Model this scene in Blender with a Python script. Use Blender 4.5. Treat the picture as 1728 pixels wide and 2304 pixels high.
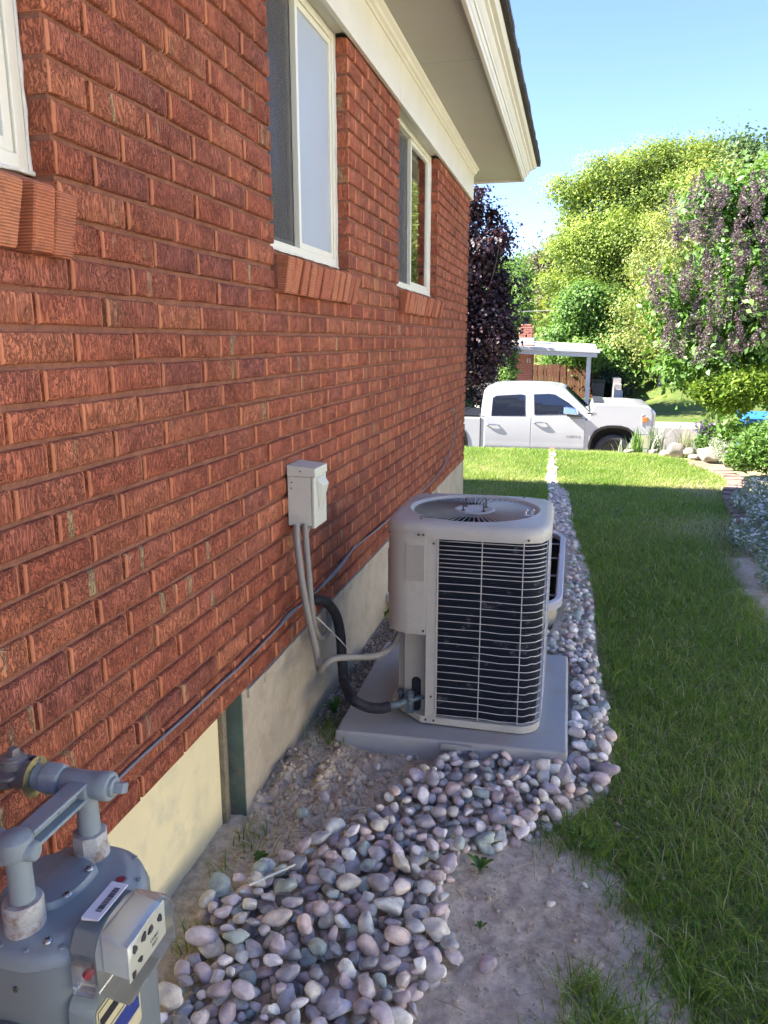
import bpy, bmesh, math, random
import numpy as np
from mathutils import Vector, Matrix

for o in list(bpy.data.objects): bpy.data.objects.remove(o, do_unlink=True)
scene = bpy.context.scene
COL = scene.collection
rng = np.random.default_rng(7)
random.seed(7)

# ------------------------------------------------------------------ camera
FPX, CXP, CYP, VPX, VPY = 1720., 864., 1152., 1297., 767.
CAM = np.array([.92, 0., 1.46])
_p = math.atan((CYP - VPY) / FPX)
_Y = np.array([VPX - CXP, VPY - CYP, FPX]); _Y /= np.linalg.norm(_Y)
_U = np.array([0, -math.cos(_p), -math.sin(_p)])
ROT = np.array([np.cross(_Y, _U), _Y, _U])
cam_data = bpy.data.cameras.new('camera')
cam_data.sensor_fit = 'VERTICAL'; cam_data.sensor_height = 24.; cam_data.lens = 24. * FPX / 2304.
cam_data.clip_start = .05; cam_data.clip_end = 3000.
cam = bpy.data.objects.new('camera', cam_data); COL.objects.link(cam)
_r = ROT @ np.array([1, 0, 0]); _u = ROT @ np.array([0, -1, 0]); _b = -(ROT @ np.array([0, 0, 1]))
cam.matrix_world = Matrix([[_r[0], _u[0], _b[0], CAM[0]], [_r[1], _u[1], _b[1], CAM[1]], [_r[2], _u[2], _b[2], CAM[2]], [0, 0, 0, 1]])
scene.camera = cam

# ------------------------------------------------------------------ sky and sun
SUN = Vector((.745, .145, -.64)).normalized()          # direction the light travels
world = bpy.data.worlds.new('World'); scene.world = world; world.use_nodes = True
wn = world.node_tree; bg = wn.nodes['Background']
sky = wn.nodes.new('ShaderNodeTexSky'); sky.sky_type = 'NISHITA'; sky.sun_disc = False
elev = math.asin(-SUN.z)
sky.sun_elevation = elev
sky.sun_rotation = math.atan2(-SUN.x, -SUN.y)
sky.altitude = 1400; sky.air_density = 1.0; sky.dust_density = .0; sky.ozone_density = 3.0
tint = wn.nodes.new('ShaderNodeMix'); tint.data_type = 'RGBA'; tint.blend_type = 'MULTIPLY'; tint.inputs[0].default_value = 1.
tint.inputs[7].default_value = (.82, .80, 1., 1.)              # the deep blue of this sky, the same all round
wn.links.new(sky.outputs[0], tint.inputs[6]); wn.links.new(tint.outputs[2], bg.inputs[0]); bg.inputs[1].default_value = .052
sun_data = bpy.data.lights.new('sun', 'SUN'); sun_data.energy = 2.9; sun_data.angle = math.radians(.5); sun_data.color = (1., .95, .87)
sun = bpy.data.objects.new('sun', sun_data); COL.objects.link(sun)
sun.rotation_euler = SUN.to_track_quat('-Z', 'Y').to_euler(); sun.location = (-20, -5, 20)
scene.view_settings.view_transform = 'Standard'; scene.view_settings.look = 'None'
scene.view_settings.exposure = 3.2; scene.view_settings.gamma = 1.
scene.view_settings.use_curve_mapping = False

# ------------------------------------------------------------------ measuring helpers (photo pixel -> point on a real plane)
def ray(px, py): return ROT @ np.array([px - CXP, py - CYP, FPX])
def onz(px, py, z): r = ray(px, py); return CAM + r * ((z - CAM[2]) / r[2])
def onx(px, py, x): r = ray(px, py); return CAM + r * ((x - CAM[0]) / r[0])
def ony(px, py, y): r = ray(px, py); return CAM + r * ((y - CAM[1]) / r[1])
def proj(P):
    c = (np.asarray(P) - CAM) @ ROT
    return CXP + FPX * c[..., 0] / c[..., 2], CYP + FPX * c[..., 1] / c[..., 2], c[..., 2]
def S(r, g, b):
    f = lambda c: c / 12.92 if c <= .04045 else ((c + .055) / 1.055) ** 2.4
    return (f(r / 255.), f(g / 255.), f(b / 255.), 1.)
def L(r, g, b): return (r, g, b, 1.)

# ------------------------------------------------------------------ node helpers
def newmat(name):
    m = bpy.data.materials.new(name); m.use_nodes = True
    nt = m.node_tree; return m, nt, nt.nodes['Principled BSDF']
def N(nt, t, **kw):
    n = nt.nodes.new(t)
    for k, v in kw.items():
        if k.startswith('i_'):
            n.inputs[k[2:]].default_value = v
        else: setattr(n, k, v)
    return n
def ramp(nt, fac, stops, interp='LINEAR'):
    n = nt.nodes.new('ShaderNodeValToRGB'); n.color_ramp.interpolation = interp
    el = n.color_ramp.elements
    while len(el) > 1: el.remove(el[-1])
    el[0].position = stops[0][0]; el[0].color = stops[0][1]
    for p, c in stops[1:]:
        e = el.new(p); e.color = c
    if fac is not None: nt.links.new(fac, n.inputs[0])
    return n.outputs[0]
def mixc(nt, fac, a, b, mode='MIX'):
    n = nt.nodes.new('ShaderNodeMix'); n.data_type = 'RGBA'; n.blend_type = mode
    for s, v in ((0, fac), (6, a), (7, b)):
        if isinstance(v, (float, int)): n.inputs[s].default_value = v
        elif isinstance(v, tuple): n.inputs[s].default_value = v
        else: nt.links.new(v, n.inputs[s])
    return n.outputs[2]
def mth(nt, op, a, b=None, clamp=False):
    n = nt.nodes.new('ShaderNodeMath'); n.operation = op; n.use_clamp = clamp
    for i, v in enumerate((a, b)):
        if v is None: continue
        if isinstance(v, (float, int)): n.inputs[i].default_value = v
        else: nt.links.new(v, n.inputs[i])
    return n.outputs[0]
def coords(nt, kind='pos', scale=(1, 1, 1)):
    if kind == 'pos': src = nt.nodes.new('ShaderNodeNewGeometry').outputs['Position']
    elif kind == 'obj': src = nt.nodes.new('ShaderNodeTexCoord').outputs['Object']
    else: src = nt.nodes.new('ShaderNodeTexCoord').outputs['UV']
    m = nt.nodes.new('ShaderNodeMapping'); m.inputs['Scale'].default_value = scale
    nt.links.new(src, m.inputs['Vector']); return m.outputs[0]
def noise(nt, vec, scale, detail=4., rough=.55, dist=0.):
    n = nt.nodes.new('ShaderNodeTexNoise'); n.inputs['Scale'].default_value = scale
    n.inputs['Detail'].default_value = detail; n.inputs['Roughness'].default_value = rough; n.inputs['Distortion'].default_value = dist
    nt.links.new(vec, n.inputs['Vector']); return n.outputs[0]
def bump(nt, bsdf, height, strength=.5, dist=.01):
    n = nt.nodes.new('ShaderNodeBump'); n.inputs['Strength'].default_value = strength; n.inputs['Distance'].default_value = dist
    nt.links.new(height, n.inputs['Height']); nt.links.new(n.outputs[0], bsdf.inputs['Normal'])
def simple(name, col, rough=.5, var=.15, vscale=6., metal=0., bmp=0., bscale=60., col2=None, spec=.5, kind='pos'):
    """a painted / plain surface: colour broken up by two scales of noise, faint relief and uneven gloss"""
    m, nt, b = newmat(name)
    v = coords(nt, kind)
    n1 = noise(nt, v, vscale, 6., .6); n2 = noise(nt, v, vscale * 9., 3., .5)
    dark = tuple(c * (1 - var) for c in col[:3]) + (1,); lite = tuple(min(1., c * (1 + var)) for c in col[:3]) + (1,)
    c = ramp(nt, n1, [(.3, dark), (.7, lite)])
    if col2: c = mixc(nt, ramp(nt, noise(nt, v, vscale * 2.3, 8., .65), [(.5, L(0, 0, 0)), (.66, L(1, 1, 1))]), c, col2)
    c = mixc(nt, .25, c, ramp(nt, n2, [(.3, dark), (.7, lite)]), 'MIX')
    nt.links.new(c, b.inputs['Base Color'])
    nt.links.new(mth(nt, 'MULTIPLY_ADD', n2, .25), b.inputs['Roughness'])
    r = nt.nodes[-1]
    r.inputs[2].default_value = rough - .12
    b.inputs['Metallic'].default_value = metal; b.inputs['Specular IOR Level'].default_value = spec
    if bmp: bump(nt, b, noise(nt, v, bscale, 5., .6), bmp, .004)
    return m
def leafmat(name, cols, trans=.35, gloss=.25, patch=None):
    """foliage: colour per leaf from the attribute 'tone', light passing through the blade, a waxy sheen"""
    m, nt, b = newmat(name)
    at = N(nt, 'ShaderNodeAttribute', attribute_name='tone')
    c = ramp(nt, at.outputs['Fac'], [(i / (len(cols) - 1), k) for i, k in enumerate(cols)])
    if patch:
        n = noise(nt, coords(nt), patch[0], 3., .5)
        c = mixc(nt, ramp(nt, n, [(.45, L(0, 0, 0)), (.68, L(1, 1, 1))]), c, mixc(nt, patch[2], c, patch[1]))
    out = nt.nodes['Material Output']
    nt.links.new(c, b.inputs['Base Color']); b.inputs['Roughness'].default_value = .5
    b.inputs['Specular IOR Level'].default_value = gloss
    t = N(nt, 'ShaderNodeBsdfTranslucent'); nt.links.new(mixc(nt, 1., c, L(1.0, 1.0, .55), 'MULTIPLY'), t.inputs['Color'])
    mx = N(nt, 'ShaderNodeMixShader'); mx.inputs[0].default_value = trans
    nt.links.new(b.outputs[0], mx.inputs[1]); nt.links.new(t.outputs[0], mx.inputs[2]); nt.links.new(mx.outputs[0], out.inputs[0])
    return m

# ------------------------------------------------------------------ mesh helpers
class MB:
    def __init__(s): s.v = []; s.f = []
    def add(s, vs, fs):
        o = len(s.v); s.v += [tuple(map(float, p)) for p in vs]; s.f += [tuple(i + o for i in f) for f in fs]; return s
    def box(s, x0, x1, y0, y1, z0, z1):
        return s.add([(x0, y0, z0), (x1, y0, z0), (x1, y1, z0), (x0, y1, z0), (x0, y0, z1), (x1, y0, z1), (x1, y1, z1), (x0, y1, z1)],
                     [(3, 2, 1, 0), (4, 5, 6, 7), (0, 1, 5, 4), (1, 2, 6, 5), (2, 3, 7, 6), (3, 0, 4, 7)])
    def prism(s, poly, axis, a0, a1):
        """poly: 2D points in the plane across the axis (x: y,z; y: x,z; z: x,y)"""
        def P(p, a): return (a, p[0], p[1]) if axis == 'x' else (p[0], a, p[1]) if axis == 'y' else (p[0], p[1], a)
        n = len(poly); vs = [P(p, a0) for p in poly] + [P(p, a1) for p in poly]
        fs = [tuple(range(n - 1, -1, -1)), tuple(range(n, 2 * n))] + [(i, (i + 1) % n, n + (i + 1) % n, n + i) for i in range(n)]
        return s.add(vs, fs)
    def loft(s, loops, cap0=True, cap1=True, closed=True):
        n = len(loops[0]); vs = [p for l in loops for p in l]; fs = []
        for k in range(len(loops) - 1):
            for i in range(n if closed else n - 1):
                a = k * n + i; b = k * n + (i + 1) % n; fs.append((a, b, b + n, a + n))
        if cap0: fs.append(tuple(range(n - 1, -1, -1)))
        if cap1: fs.append(tuple(range((len(loops) - 1) * n, len(loops) * n)))
        return s.add(vs, fs)
    def tube(s, pts, r, n=10, cap=True):
        pts = [Vector(p) for p in pts]; m = len(pts)
        rs = [r] * m if not hasattr(r, '__len__') else list(r)
        loops = []; prev = None
        for i, p in enumerate(pts):
            t = (pts[min(i + 1, m - 1)] - pts[max(i - 1, 0)]).normalized()
            if prev is None:
                a = Vector((0, 0, 1)) if abs(t.z) < .9 else Vector((1, 0, 0)); u = t.cross(a).normalized()
            else: u = (prev - t * prev.dot(t)).normalized()
            prev = u; w = t.cross(u)
            loops.append([tuple(p + (u * math.cos(2 * math.pi * k / n) + w * math.sin(2 * math.pi * k / n)) * rs[i]) for k in range(n)])
        return s.loft(loops, cap, cap)
    def lathe(s, prof, origin=(0, 0, 0), axis=(0, 0, 1), n=24, cap=True, phase=0.):
        """prof: (radius, distance along the axis)"""
        t = Vector(axis).normalized(); a = Vector((0, 0, 1)) if abs(t.z) < .9 else Vector((1, 0, 0)); u = t.cross(a).normalized(); w = t.cross(u); o = Vector(origin)
        loops = [[tuple(o + t * h + (u * math.cos(phase + 2 * math.pi * k / n) + w * math.sin(phase + 2 * math.pi * k / n)) * max(r, 1e-4)) for k in range(n)] for r, h in prof]
        return s.loft(loops, cap, cap)
    def build(s, name, mat=None, parent=None, smooth=None, bevel=0., seg=2, kind=None):
        me = bpy.data.meshes.new(name); me.from_pydata(s.v, [], s.f)
        bm = bmesh.new(); bm.from_mesh(me); bmesh.ops.recalc_face_normals(bm, faces=bm.faces); bm.to_mesh(me); bm.free()
        return link(name, me, mat, parent, smooth, bevel, seg, kind)
def link(name, me, mat=None, parent=None, smooth=None, bevel=0., seg=2, kind=None):
    if mat: me.materials.append(mat)
    o = bpy.data.objects.new(name, me); COL.objects.link(o)
    if smooth is not None or bevel:
        me.polygons.foreach_set('use_smooth', [True] * len(me.polygons)); me.set_sharp_from_angle(angle=math.radians(smooth if smooth is not None else 35))
    if bevel:
        b = o.modifiers.new('bevel', 'BEVEL'); b.width = bevel; b.segments = seg; b.limit_method = 'ANGLE'; b.angle_limit = math.radians(40); b.harden_normals = True
    if parent: o.parent = parent
    if kind: o['kind'] = kind
    return o
def thing(name, label, cat, loc=(0, 0, 0), group=None):
    o = bpy.data.objects.new(name, None); COL.objects.link(o); o.location = loc; o.empty_display_size = .1
    o['label'] = label; o['category'] = cat
    if group: o['group'] = group
    return o
def tag(o, label, cat, group=None):
    o['label'] = label; o['category'] = cat
    if group: o['group'] = group
    return o
def part(parent, name, mb, mat, **kw):
    """a part modelled in world coordinates under a thing whose Empty stands at its base"""
    o = mb.build(name, mat, parent, **kw)
    base = Vector((0, 0, 0)); q = parent
    while q: base += q.location; q = q.parent
    for v in o.data.vertices: v.co -= base
    return o
def dup(o, parent=None, loc=None, rot=None, scale=None):
    c = o.copy(); COL.objects.link(c)
    if parent: c.parent = parent
    if loc is not None: c.location = loc
    if rot is not None: c.rotation_euler = rot
    if scale is not None: c.scale = scale
    return c
def curve(pts, n=6):
    """Catmull-Rom through the points"""
    p = [np.array(q, float) for q in pts]; p = [2 * p[0] - p[1]] + p + [2 * p[-1] - p[-2]]; out = []
    for i in range(1, len(p) - 2):
        for k in range(n):
            t = k / n; a, b, c, d = p[i - 1], p[i], p[i + 1], p[i + 2]
            out.append(.5 * (2 * b + (c - a) * t + (2 * a - 5 * b + 4 * c - d) * t * t + (3 * b - a - 3 * c + d) * t ** 3))
    out.append(p[-2]); return out
def rrect(x0, x1, y0, y1, r, n=6):
    pts = []
    for cx, cy, a in ((x1 - r, y0 + r, -90), (x1 - r, y1 - r, 0), (x0 + r, y1 - r, 90), (x0 + r, y0 + r, 180)):
        for k in range(n + 1):
            t = math.radians(a + 90. * k / n); pts.append((cx + r * math.cos(t), cy + r * math.sin(t)))
    return pts
def text_mesh(name, body, size, mat, parent, M, spacing=1.):
    cu = bpy.data.curves.new(name, 'FONT'); cu.body = body; cu.size = size; cu.extrude = size * .015; cu.space_character = spacing
    cu.align_x = 'CENTER'; cu.align_y = 'CENTER'
    t = bpy.data.objects.new(name + '_tmp', cu); COL.objects.link(t)
    bpy.context.view_layer.update()
    me = bpy.data.meshes.new_from_object(t.evaluated_get(bpy.context.evaluated_depsgraph_get()))
    bpy.data.objects.remove(t, do_unlink=True); me.transform(M); me.name = name; me.materials.clear()
    return link(name, me, mat, parent, kind='stuff')
def fast_mesh(name, V, F, tone=None):
    """V (n,3), F (m,k) numpy -> mesh"""
    me = bpy.data.meshes.new(name); k = F.shape[1]
    me.vertices.add(len(V)); me.vertices.foreach_set('co', np.ascontiguousarray(V, dtype=np.float32).ravel())
    me.loops.add(F.size); me.loops.foreach_set('vertex_index', np.ascontiguousarray(F, dtype=np.int32).ravel())
    me.polygons.add(len(F)); me.polygons.foreach_set('loop_start', np.arange(0, F.size, k, dtype=np.int32))
    me.update(calc_edges=True); me.validate()
    if tone is not None:
        a = me.attributes.new('tone', 'FLOAT', 'POINT'); a.data.foreach_set('value', np.ascontiguousarray(tone, dtype=np.float32))
    return me
# value noise on the plane
def _h(i, j, s):
    n = (i.astype(np.int64) * 374761393 + j.astype(np.int64) * 668265263 + s * 1274126177) & 0x7fffffff
    n = (n ^ (n >> 13)) * 1274126177 & 0x7fffffff
    return ((n ^ (n >> 16)) & 0xffff) / 65535.
def vnoise(x, y, s=0):
    i = np.floor(x); j = np.floor(y); u = x - i; v = y - j; u = u * u * (3 - 2 * u); v = v * v * (3 - 2 * v)
    return (_h(i, j, s) * (1 - u) + _h(i + 1, j, s) * u) * (1 - v) + (_h(i, j + 1, s) * (1 - u) + _h(i + 1, j + 1, s) * u) * v
def fbm(x, y, o=4, s=0):
    t = 0.; a = .5
    for k in range(o): t = t + a * (vnoise(x, y, s + k) - .5); x = x * 2.03; y = y * 2.03; a *= .5
    return t
def sstep(a, b, x):
    t = np.clip((x - a) / (b - a), 0, 1); return t * t * (3 - 2 * t)
def inpoly(x, y, poly):
    x = np.asarray(x, float); y = np.asarray(y, float); c = np.zeros(x.shape, bool); n = len(poly)
    for i in range(n):
        x1, y1 = poly[i]; x2, y2 = poly[(i + 1) % n]
        if y1 == y2: continue
        c ^= ((y1 > y) != (y2 > y)) & (x < (x2 - x1) * (y - y1) / (y2 - y1) + x1)
    return c
# ================================================================== materials
M = {}
def brick_material(name, island, smooth_face=False):
    m, nt, b = newmat(name)
    g = nt.nodes.new('ShaderNodeNewGeometry')
    rnd = g.outputs['Random Per Island'] if island else N(nt, 'ShaderNodeObjectInfo').outputs['Random']
    off = nt.nodes.new('ShaderNodeVectorMath'); off.operation = 'MULTIPLY_ADD'
    cmb = nt.nodes.new('ShaderNodeCombineXYZ')
    for k in range(3): nt.links.new(mth(nt, 'MULTIPLY', rnd, 7. + 3 * k), cmb.inputs[k])
    nt.links.new(g.outputs['Position'], off.inputs[0]); off.inputs[1].default_value = (1, 1, 1); nt.links.new(cmb.outputs[0], off.inputs[2])
    def mp(sc):
        q = nt.nodes.new('ShaderNodeMapping'); q.inputs['Scale'].default_value = sc; nt.links.new(off.outputs[0], q.inputs[0]); return q.outputs[0]
    uv = nt.nodes.new('ShaderNodeUVMap'); sx = nt.nodes.new('ShaderNodeSeparateXYZ'); nt.links.new(uv.outputs[0], sx.inputs[0])
    edge = mth(nt, 'ABSOLUTE', mth(nt, 'SUBTRACT', sx.outputs[0], .5))                 # 0 middle .. .5 brick ends
    nrm = nt.nodes.new('ShaderNodeSeparateXYZ'); nt.links.new(g.outputs['True Normal'], nrm.inputs[0])
    front = mth(nt, 'GREATER_THAN', nrm.outputs[0], .3)
    face = mth(nt, 'MAXIMUM', mth(nt, 'LESS_THAN', edge, .472), mth(nt, 'GREATER_THAN', mth(nt, 'ABSOLUTE', nrm.outputs[1]), .93))
    # bark relief: short upright grooves and worm tracks
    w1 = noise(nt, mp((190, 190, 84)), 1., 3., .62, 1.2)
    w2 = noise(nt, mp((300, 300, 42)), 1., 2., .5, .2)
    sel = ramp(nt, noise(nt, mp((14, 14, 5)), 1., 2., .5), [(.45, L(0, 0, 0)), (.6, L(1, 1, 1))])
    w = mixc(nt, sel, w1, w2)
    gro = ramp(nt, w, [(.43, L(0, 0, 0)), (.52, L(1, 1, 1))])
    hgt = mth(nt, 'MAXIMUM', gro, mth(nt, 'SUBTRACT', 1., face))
    # fired-clay colour from brick to brick and cloudy inside a brick
    clay = ramp(nt, rnd, [(0, L(.45, .124, .064)), (.16, L(.57, .178, .088)), (.33, L(.49, .142, .073)), (.5, L(.62, .218, .104)), (.66, L(.48, .150, .085)), (.83, L(.55, .178, .084)), (1, L(.40, .130, .084))])
    cl2 = ramp(nt, noise(nt, mp((16, 16, 22)), 1., 5., .6), [(.3, L(.62, .58, .58)), (.7, L(1.12, 1.14, 1.14))])
    c = mixc(nt, 1., clay, cl2, 'MULTIPLY')
    wall_ = nt.nodes.new('ShaderNodeMapping'); wall_.inputs['Scale'].default_value = (1, 1.1, 1.6); nt.links.new(g.outputs['Position'], wall_.inputs[0])
    c = mixc(nt, 1., c, ramp(nt, noise(nt, wall_.outputs[0], 1.3, 5., .6), [(.32, L(.80, .78, .78)), (.68, L(1.12, 1.12, 1.1))]), 'MULTIPLY')      # weathering over the whole wall
    # greenish-yellow flash marks across some bricks
    fl = ramp(nt, noise(nt, mp((22, 22, 3.2)), 1., 4., .55), [(.60, L(0, 0, 0)), (.66, L(1, 1, 1))])
    pick = ramp(nt, mth(nt, 'FRACT', mth(nt, 'MULTIPLY', rnd, 37.7)), [(.62, L(0, 0, 0)), (.70, L(1, 1, 1))])
    c = mixc(nt, mth(nt, 'MULTIPLY', mth(nt, 'MULTIPLY', fl, pick), .8), c, L(.40, .32, .16))
    grime = ramp(nt, noise(nt, mp((30, 30, 30)), 1., 6., .7), [(.56, L(0, 0, 0)), (.75, L(1, 1, 1))])
    c = mixc(nt, mth(nt, 'MULTIPLY', grime, .35), c, L(.19, .09, .06))
    c = mixc(nt, mth(nt, 'MULTIPLY', mth(nt, 'SUBTRACT', 1., hgt), .52), c, L(.18, .058, .037))      # darker colour mixed into the grooves
    c = mixc(nt, mth(nt, 'MULTIPLY', mth(nt, 'SUBTRACT', 1., face), .5), c, L(.66, .28, .135))      # the smooth, paler arris at each end
    # white drips
    dr = ramp(nt, noise(nt, mp((60, 60, 14)), 1., 2., .5), [(.785, L(0, 0, 0)), (.80, L(1, 1, 1))])
    c = mixc(nt, mth(nt, 'MULTIPLY', dr, .7), c, L(.6, .56, .48))
    nt.links.new(c, b.inputs['Base Color']); b.inputs['Roughness'].default_value = .88; b.inputs['Specular IOR Level'].default_value = .25
    if not smooth_face:
        fine = mth(nt, 'ADD', mth(nt, 'MULTIPLY', hgt, 1.), mth(nt, 'MULTIPLY', noise(nt, mp((900, 900, 900)), 1., 2., .5), .12))
        bump(nt, b, fine, 1., .006)
    return m
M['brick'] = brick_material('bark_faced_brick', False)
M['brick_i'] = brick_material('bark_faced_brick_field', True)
M['mortar'] = simple('tinted_mortar', L(.24, .105, .066), .92, .3, 30., bmp=.6, bscale=260., spec=.2)  # reddish mortar, its colour darkened for the shadow in the joints
M['concrete'] = simple('foundation_concrete', L(.45, .385, .275), .9, .22, 4., bmp=.35, bscale=90., col2=L(.37, .305, .21), spec=.25)
M['ply'] = simple('cream_painted_board', L(.84, .73, .42), .55, .06, 3., bmp=.1, bscale=120., col2=L(.66, .60, .38))
M['oldwood'] = simple('weathered_wood', L(.22, .19, .12), .85, .35, 40., bmp=.6, bscale=140., col2=L(.19, .10, .06))
M['greenpaint'] = simple('green_painted_concrete', L(.085, .125, .095), .75, .3, 14., bmp=.3, bscale=120., col2=L(.19, .155, .11))
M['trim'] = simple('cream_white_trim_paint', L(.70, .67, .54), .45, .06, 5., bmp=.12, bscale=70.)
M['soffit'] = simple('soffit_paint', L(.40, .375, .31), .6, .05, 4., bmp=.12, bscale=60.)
M['vinyl'] = simple('white_vinyl', L(.76, .74, .59), .35, .04, 8.)
M['caulk'] = simple('caulking', L(.72, .70, .60), .6, .08, 30., bmp=.8, bscale=90.)
M['shingle'] = simple('asphalt_shingle', L(.10, .095, .09), .95, .4, 60., bmp=.8, bscale=220.)
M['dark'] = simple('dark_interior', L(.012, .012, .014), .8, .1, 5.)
M['blind'] = simple('window_blind', L(.52, .56, .60), .5, .04, 3.)
M['frosted'] = simple('frosted_glass', L(.38, .42, .44), .5, .05, 2.)
m, nt, b = newmat('window_screen'); b.inputs['Base Color'].default_value = L(.10, .09, .075); b.inputs['Roughness'].default_value = .7; tr_ = N(nt, 'ShaderNodeBsdfTransparent'); mx_ = N(nt, 'ShaderNodeMixShader'); mx_.inputs[0].default_value = .5
nt.links.new(tr_.outputs[0], mx_.inputs[1]); nt.links.new(b.outputs[0], mx_.inputs[2]); nt.links.new(mx_.outputs[0], nt.nodes['Material Output'].inputs[0]); M['screen'] = m
def glassy(name, col, rough=.03, spec=.5):
    m, nt, b = newmat(name); b.inputs['Base Color'].default_value = col; b.inputs['Roughness'].default_value = rough
    b.inputs['Specular IOR Level'].default_value = spec; b.inputs['Coat Weight'].default_value = .6; b.inputs['Coat Roughness'].default_value = .02
    v = coords(nt); bump(nt, b, noise(nt, v, 2.2, 1., .4), .04, .02); return m
def clear_pane(name, tint, mixf, rough=.02):
    """a real pane: mirror-like at the surface, see-through behind"""
    m, nt, b = newmat(name); out = nt.nodes['Material Output']
    t = N(nt, 'ShaderNodeBsdfTransparent'); t.inputs[0].default_value = tint
    gl = N(nt, 'ShaderNodeBsdfGlossy'); gl.inputs['Roughness'].default_value = rough; gl.inputs[0].default_value = L(1, 1, 1)
    fr = N(nt, 'ShaderNodeFresnel'); fr.inputs[0].default_value = 1.5
    f = mth(nt, 'ADD', mth(nt, 'MULTIPLY', fr.outputs[0], 1.3), mixf, True)
    mx = N(nt, 'ShaderNodeMixShader'); nt.links.new(f, mx.inputs[0]); nt.links.new(t.outputs[0], mx.inputs[1]); nt.links.new(gl.outputs[0], mx.inputs[2])
    nt.links.new(mx.outputs[0], out.inputs[0]); return m
M['pane'] = clear_pane('window_glass', L(.75, .8, .8), .06)
M['plastic_clear'] = clear_pane('cloudy_clear_plastic', L(.93, .94, .94), .06, .22)

# ================================================================== ground
WELL = (0., .92, 3.80, 5.46)
SOILHEAP = (.20, 2.15)
def gz(x, y):
    """terrain height: a level side yard, the bank down to the street, the rising lots beyond"""
    x = np.asarray(x, float); y = np.asarray(y, float)
    z = -1.35 * sstep(10.3, 15.2, y)
    far = sstep(26.0, 26.6, y)
    z = z + far * .2
    z = z + far * sstep(2.4, 5.2, x) * sstep(27., 38., y) * 1.45
    z = z + .06 * np.clip(y - 45, 0, None) + 10. * sstep(90, 260, y)
    z = z + .004 * np.clip(np.abs(x) - 25, 0, None)
    near = (1 - sstep(3.2, 4.0, y)) * sstep(.6, 1., y) * (1 - sstep(1.5, 2.2, x)) * sstep(-.2, 0., x)
    heap = np.exp(-(((x - .16) / .22) ** 2 + ((y - 2.22) / .26) ** 2))
    rough = .022 + .085 * heap
    z = z + near * (.045 * heap + fbm(x * 6, y * 6, 2, 3) * .02 + fbm(x * 22, y * 22, 4, 11) * rough + np.maximum(fbm(x * 45, y * 45, 2, 31), 0) * .012)
    w = (x > -.3) & (x < WELL[1] - .045) & (y > WELL[2] + .06) & (y < WELL[3] - .06)
    z = np.where(w, -.75, z)
    return z
STONE_POLY = [(.12, .85), (.13, 1.2), (.10, 1.385), (.08, 1.48), (.06, 1.60), (.135, 1.69), (.255, 1.82), (.33, 1.96), (.41, 2.07), (.44, 2.18), (.48, 2.28), (.575, 2.40), (.60, 2.44), (.985, 2.47), (.985, 3.30), (.94, 3.45), (.62, 3.52), (.70, 3.72), (.94, 3.9),
              (.945, 5.2), (.80, 5.52), (.70, 5.6), (.72, 6.6), (.74, 7.6), (.68, 8.4), (.66, 9.9), (.62, 11.2), (.70, 11.2), (.745, 9.74), (.80, 8.1), (.90, 7.66), (.965, 6.1), (1.07, 4.7), (1.075, 3.34), (1.11, 2.77),
              (1.10, 2.37), (.98, 2.27), (.925, 2.12), (.79, 2.0), (.67, 1.97), (.655, 1.77), (.71, 1.53), (.685, 1.475), (.655, 1.42), (.625, 1.33), (.56, .85)]
LAWN_POLY = [(1.33, .3), (1.27, 1.3), (1.25, 1.5), (1.21, 1.7), (1.12, 1.98), (.955, 2.16), (1.10, 2.38), (1.14, 2.77), (1.10, 3.34), (1.10, 4.7), (.985, 6.1), (.925, 7.66), (.81, 8.1), (.745, 9.74), (.69, 12.), (4.2, 12.), (1.9, 10.5), (2.3, 10.2), (2.5, 9.6),
             (2.50, 9.3), (2.52, 8.46), (2.36, 7.8), (2.30, 6.9), (2.25, 6.2), (2.05, 5.4), (1.95, 4.7), (2.05, 4.2), (3.6, 3.2), (3.6, .3)]
LAWN_LEFT = [(.04, 5.9), (.69, 5.9), (.72, 6.6), (.73, 7.6), (.67, 8.4), (.65, 9.9), (.6, 12.), (-4., 12.), (-4., 7.4), (.04, 7.0)]
xl = np.concatenate([-np.geomspace(.25, 600, 34)[::-1], np.arange(-.15, 1.6, .0125), np.arange(1.6, 6, .12), np.arange(6, 30, 1.), np.geomspace(30, 600, 16)])
yl = np.concatenate([-np.geomspace(.3, 300, 20)[::-1], np.arange(0, .9, .06), np.arange(.9, 3.5, .0125), np.arange(3.5, 11, .06), np.arange(11, 48, .4), np.geomspace(48, 700, 40)])
GX, GY = np.meshgrid(xl, yl)
GZ = gz(GX, GY)
nx, ny = len(xl), len(yl)
idx = np.arange(nx * ny).reshape(ny, nx)
F = np.stack([idx[:-1, :-1], idx[:-1, 1:], idx[1:, 1:], idx[1:, :-1]], -1).reshape(-1, 4)
turf = (inpoly(GX, GY, LAWN_POLY) | inpoly(GX, GY, LAWN_LEFT) | (GY > 26.4) | ((GX > 3.6) & (GY < 15)) |  ((GY > 9.8) & (GY < 15) & (GX < 1.0)) | (GX < -14))
turf = np.where((GX > 2.25) & (GX < 4.6) & (GY > 4) & (GY < 15) & ~turf, .62, turf)       # mulched flower bed
gme = fast_mesh('ground', np.stack([GX, GY, GZ], -1).reshape(-1, 3), F, turf.astype(np.float32).ravel())
gme.polygons.foreach_set('use_smooth', [True] * len(gme.polygons))
m, nt, b = newmat('bare_soil_and_turf')
v = coords(nt)
soil = ramp(nt, noise(nt, v, 3.2, 8., .62), [(.34, L(.42, .33, .215)), (.48, L(.62, .505, .355)), (.62, L(.76, .645, .49))])
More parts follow.
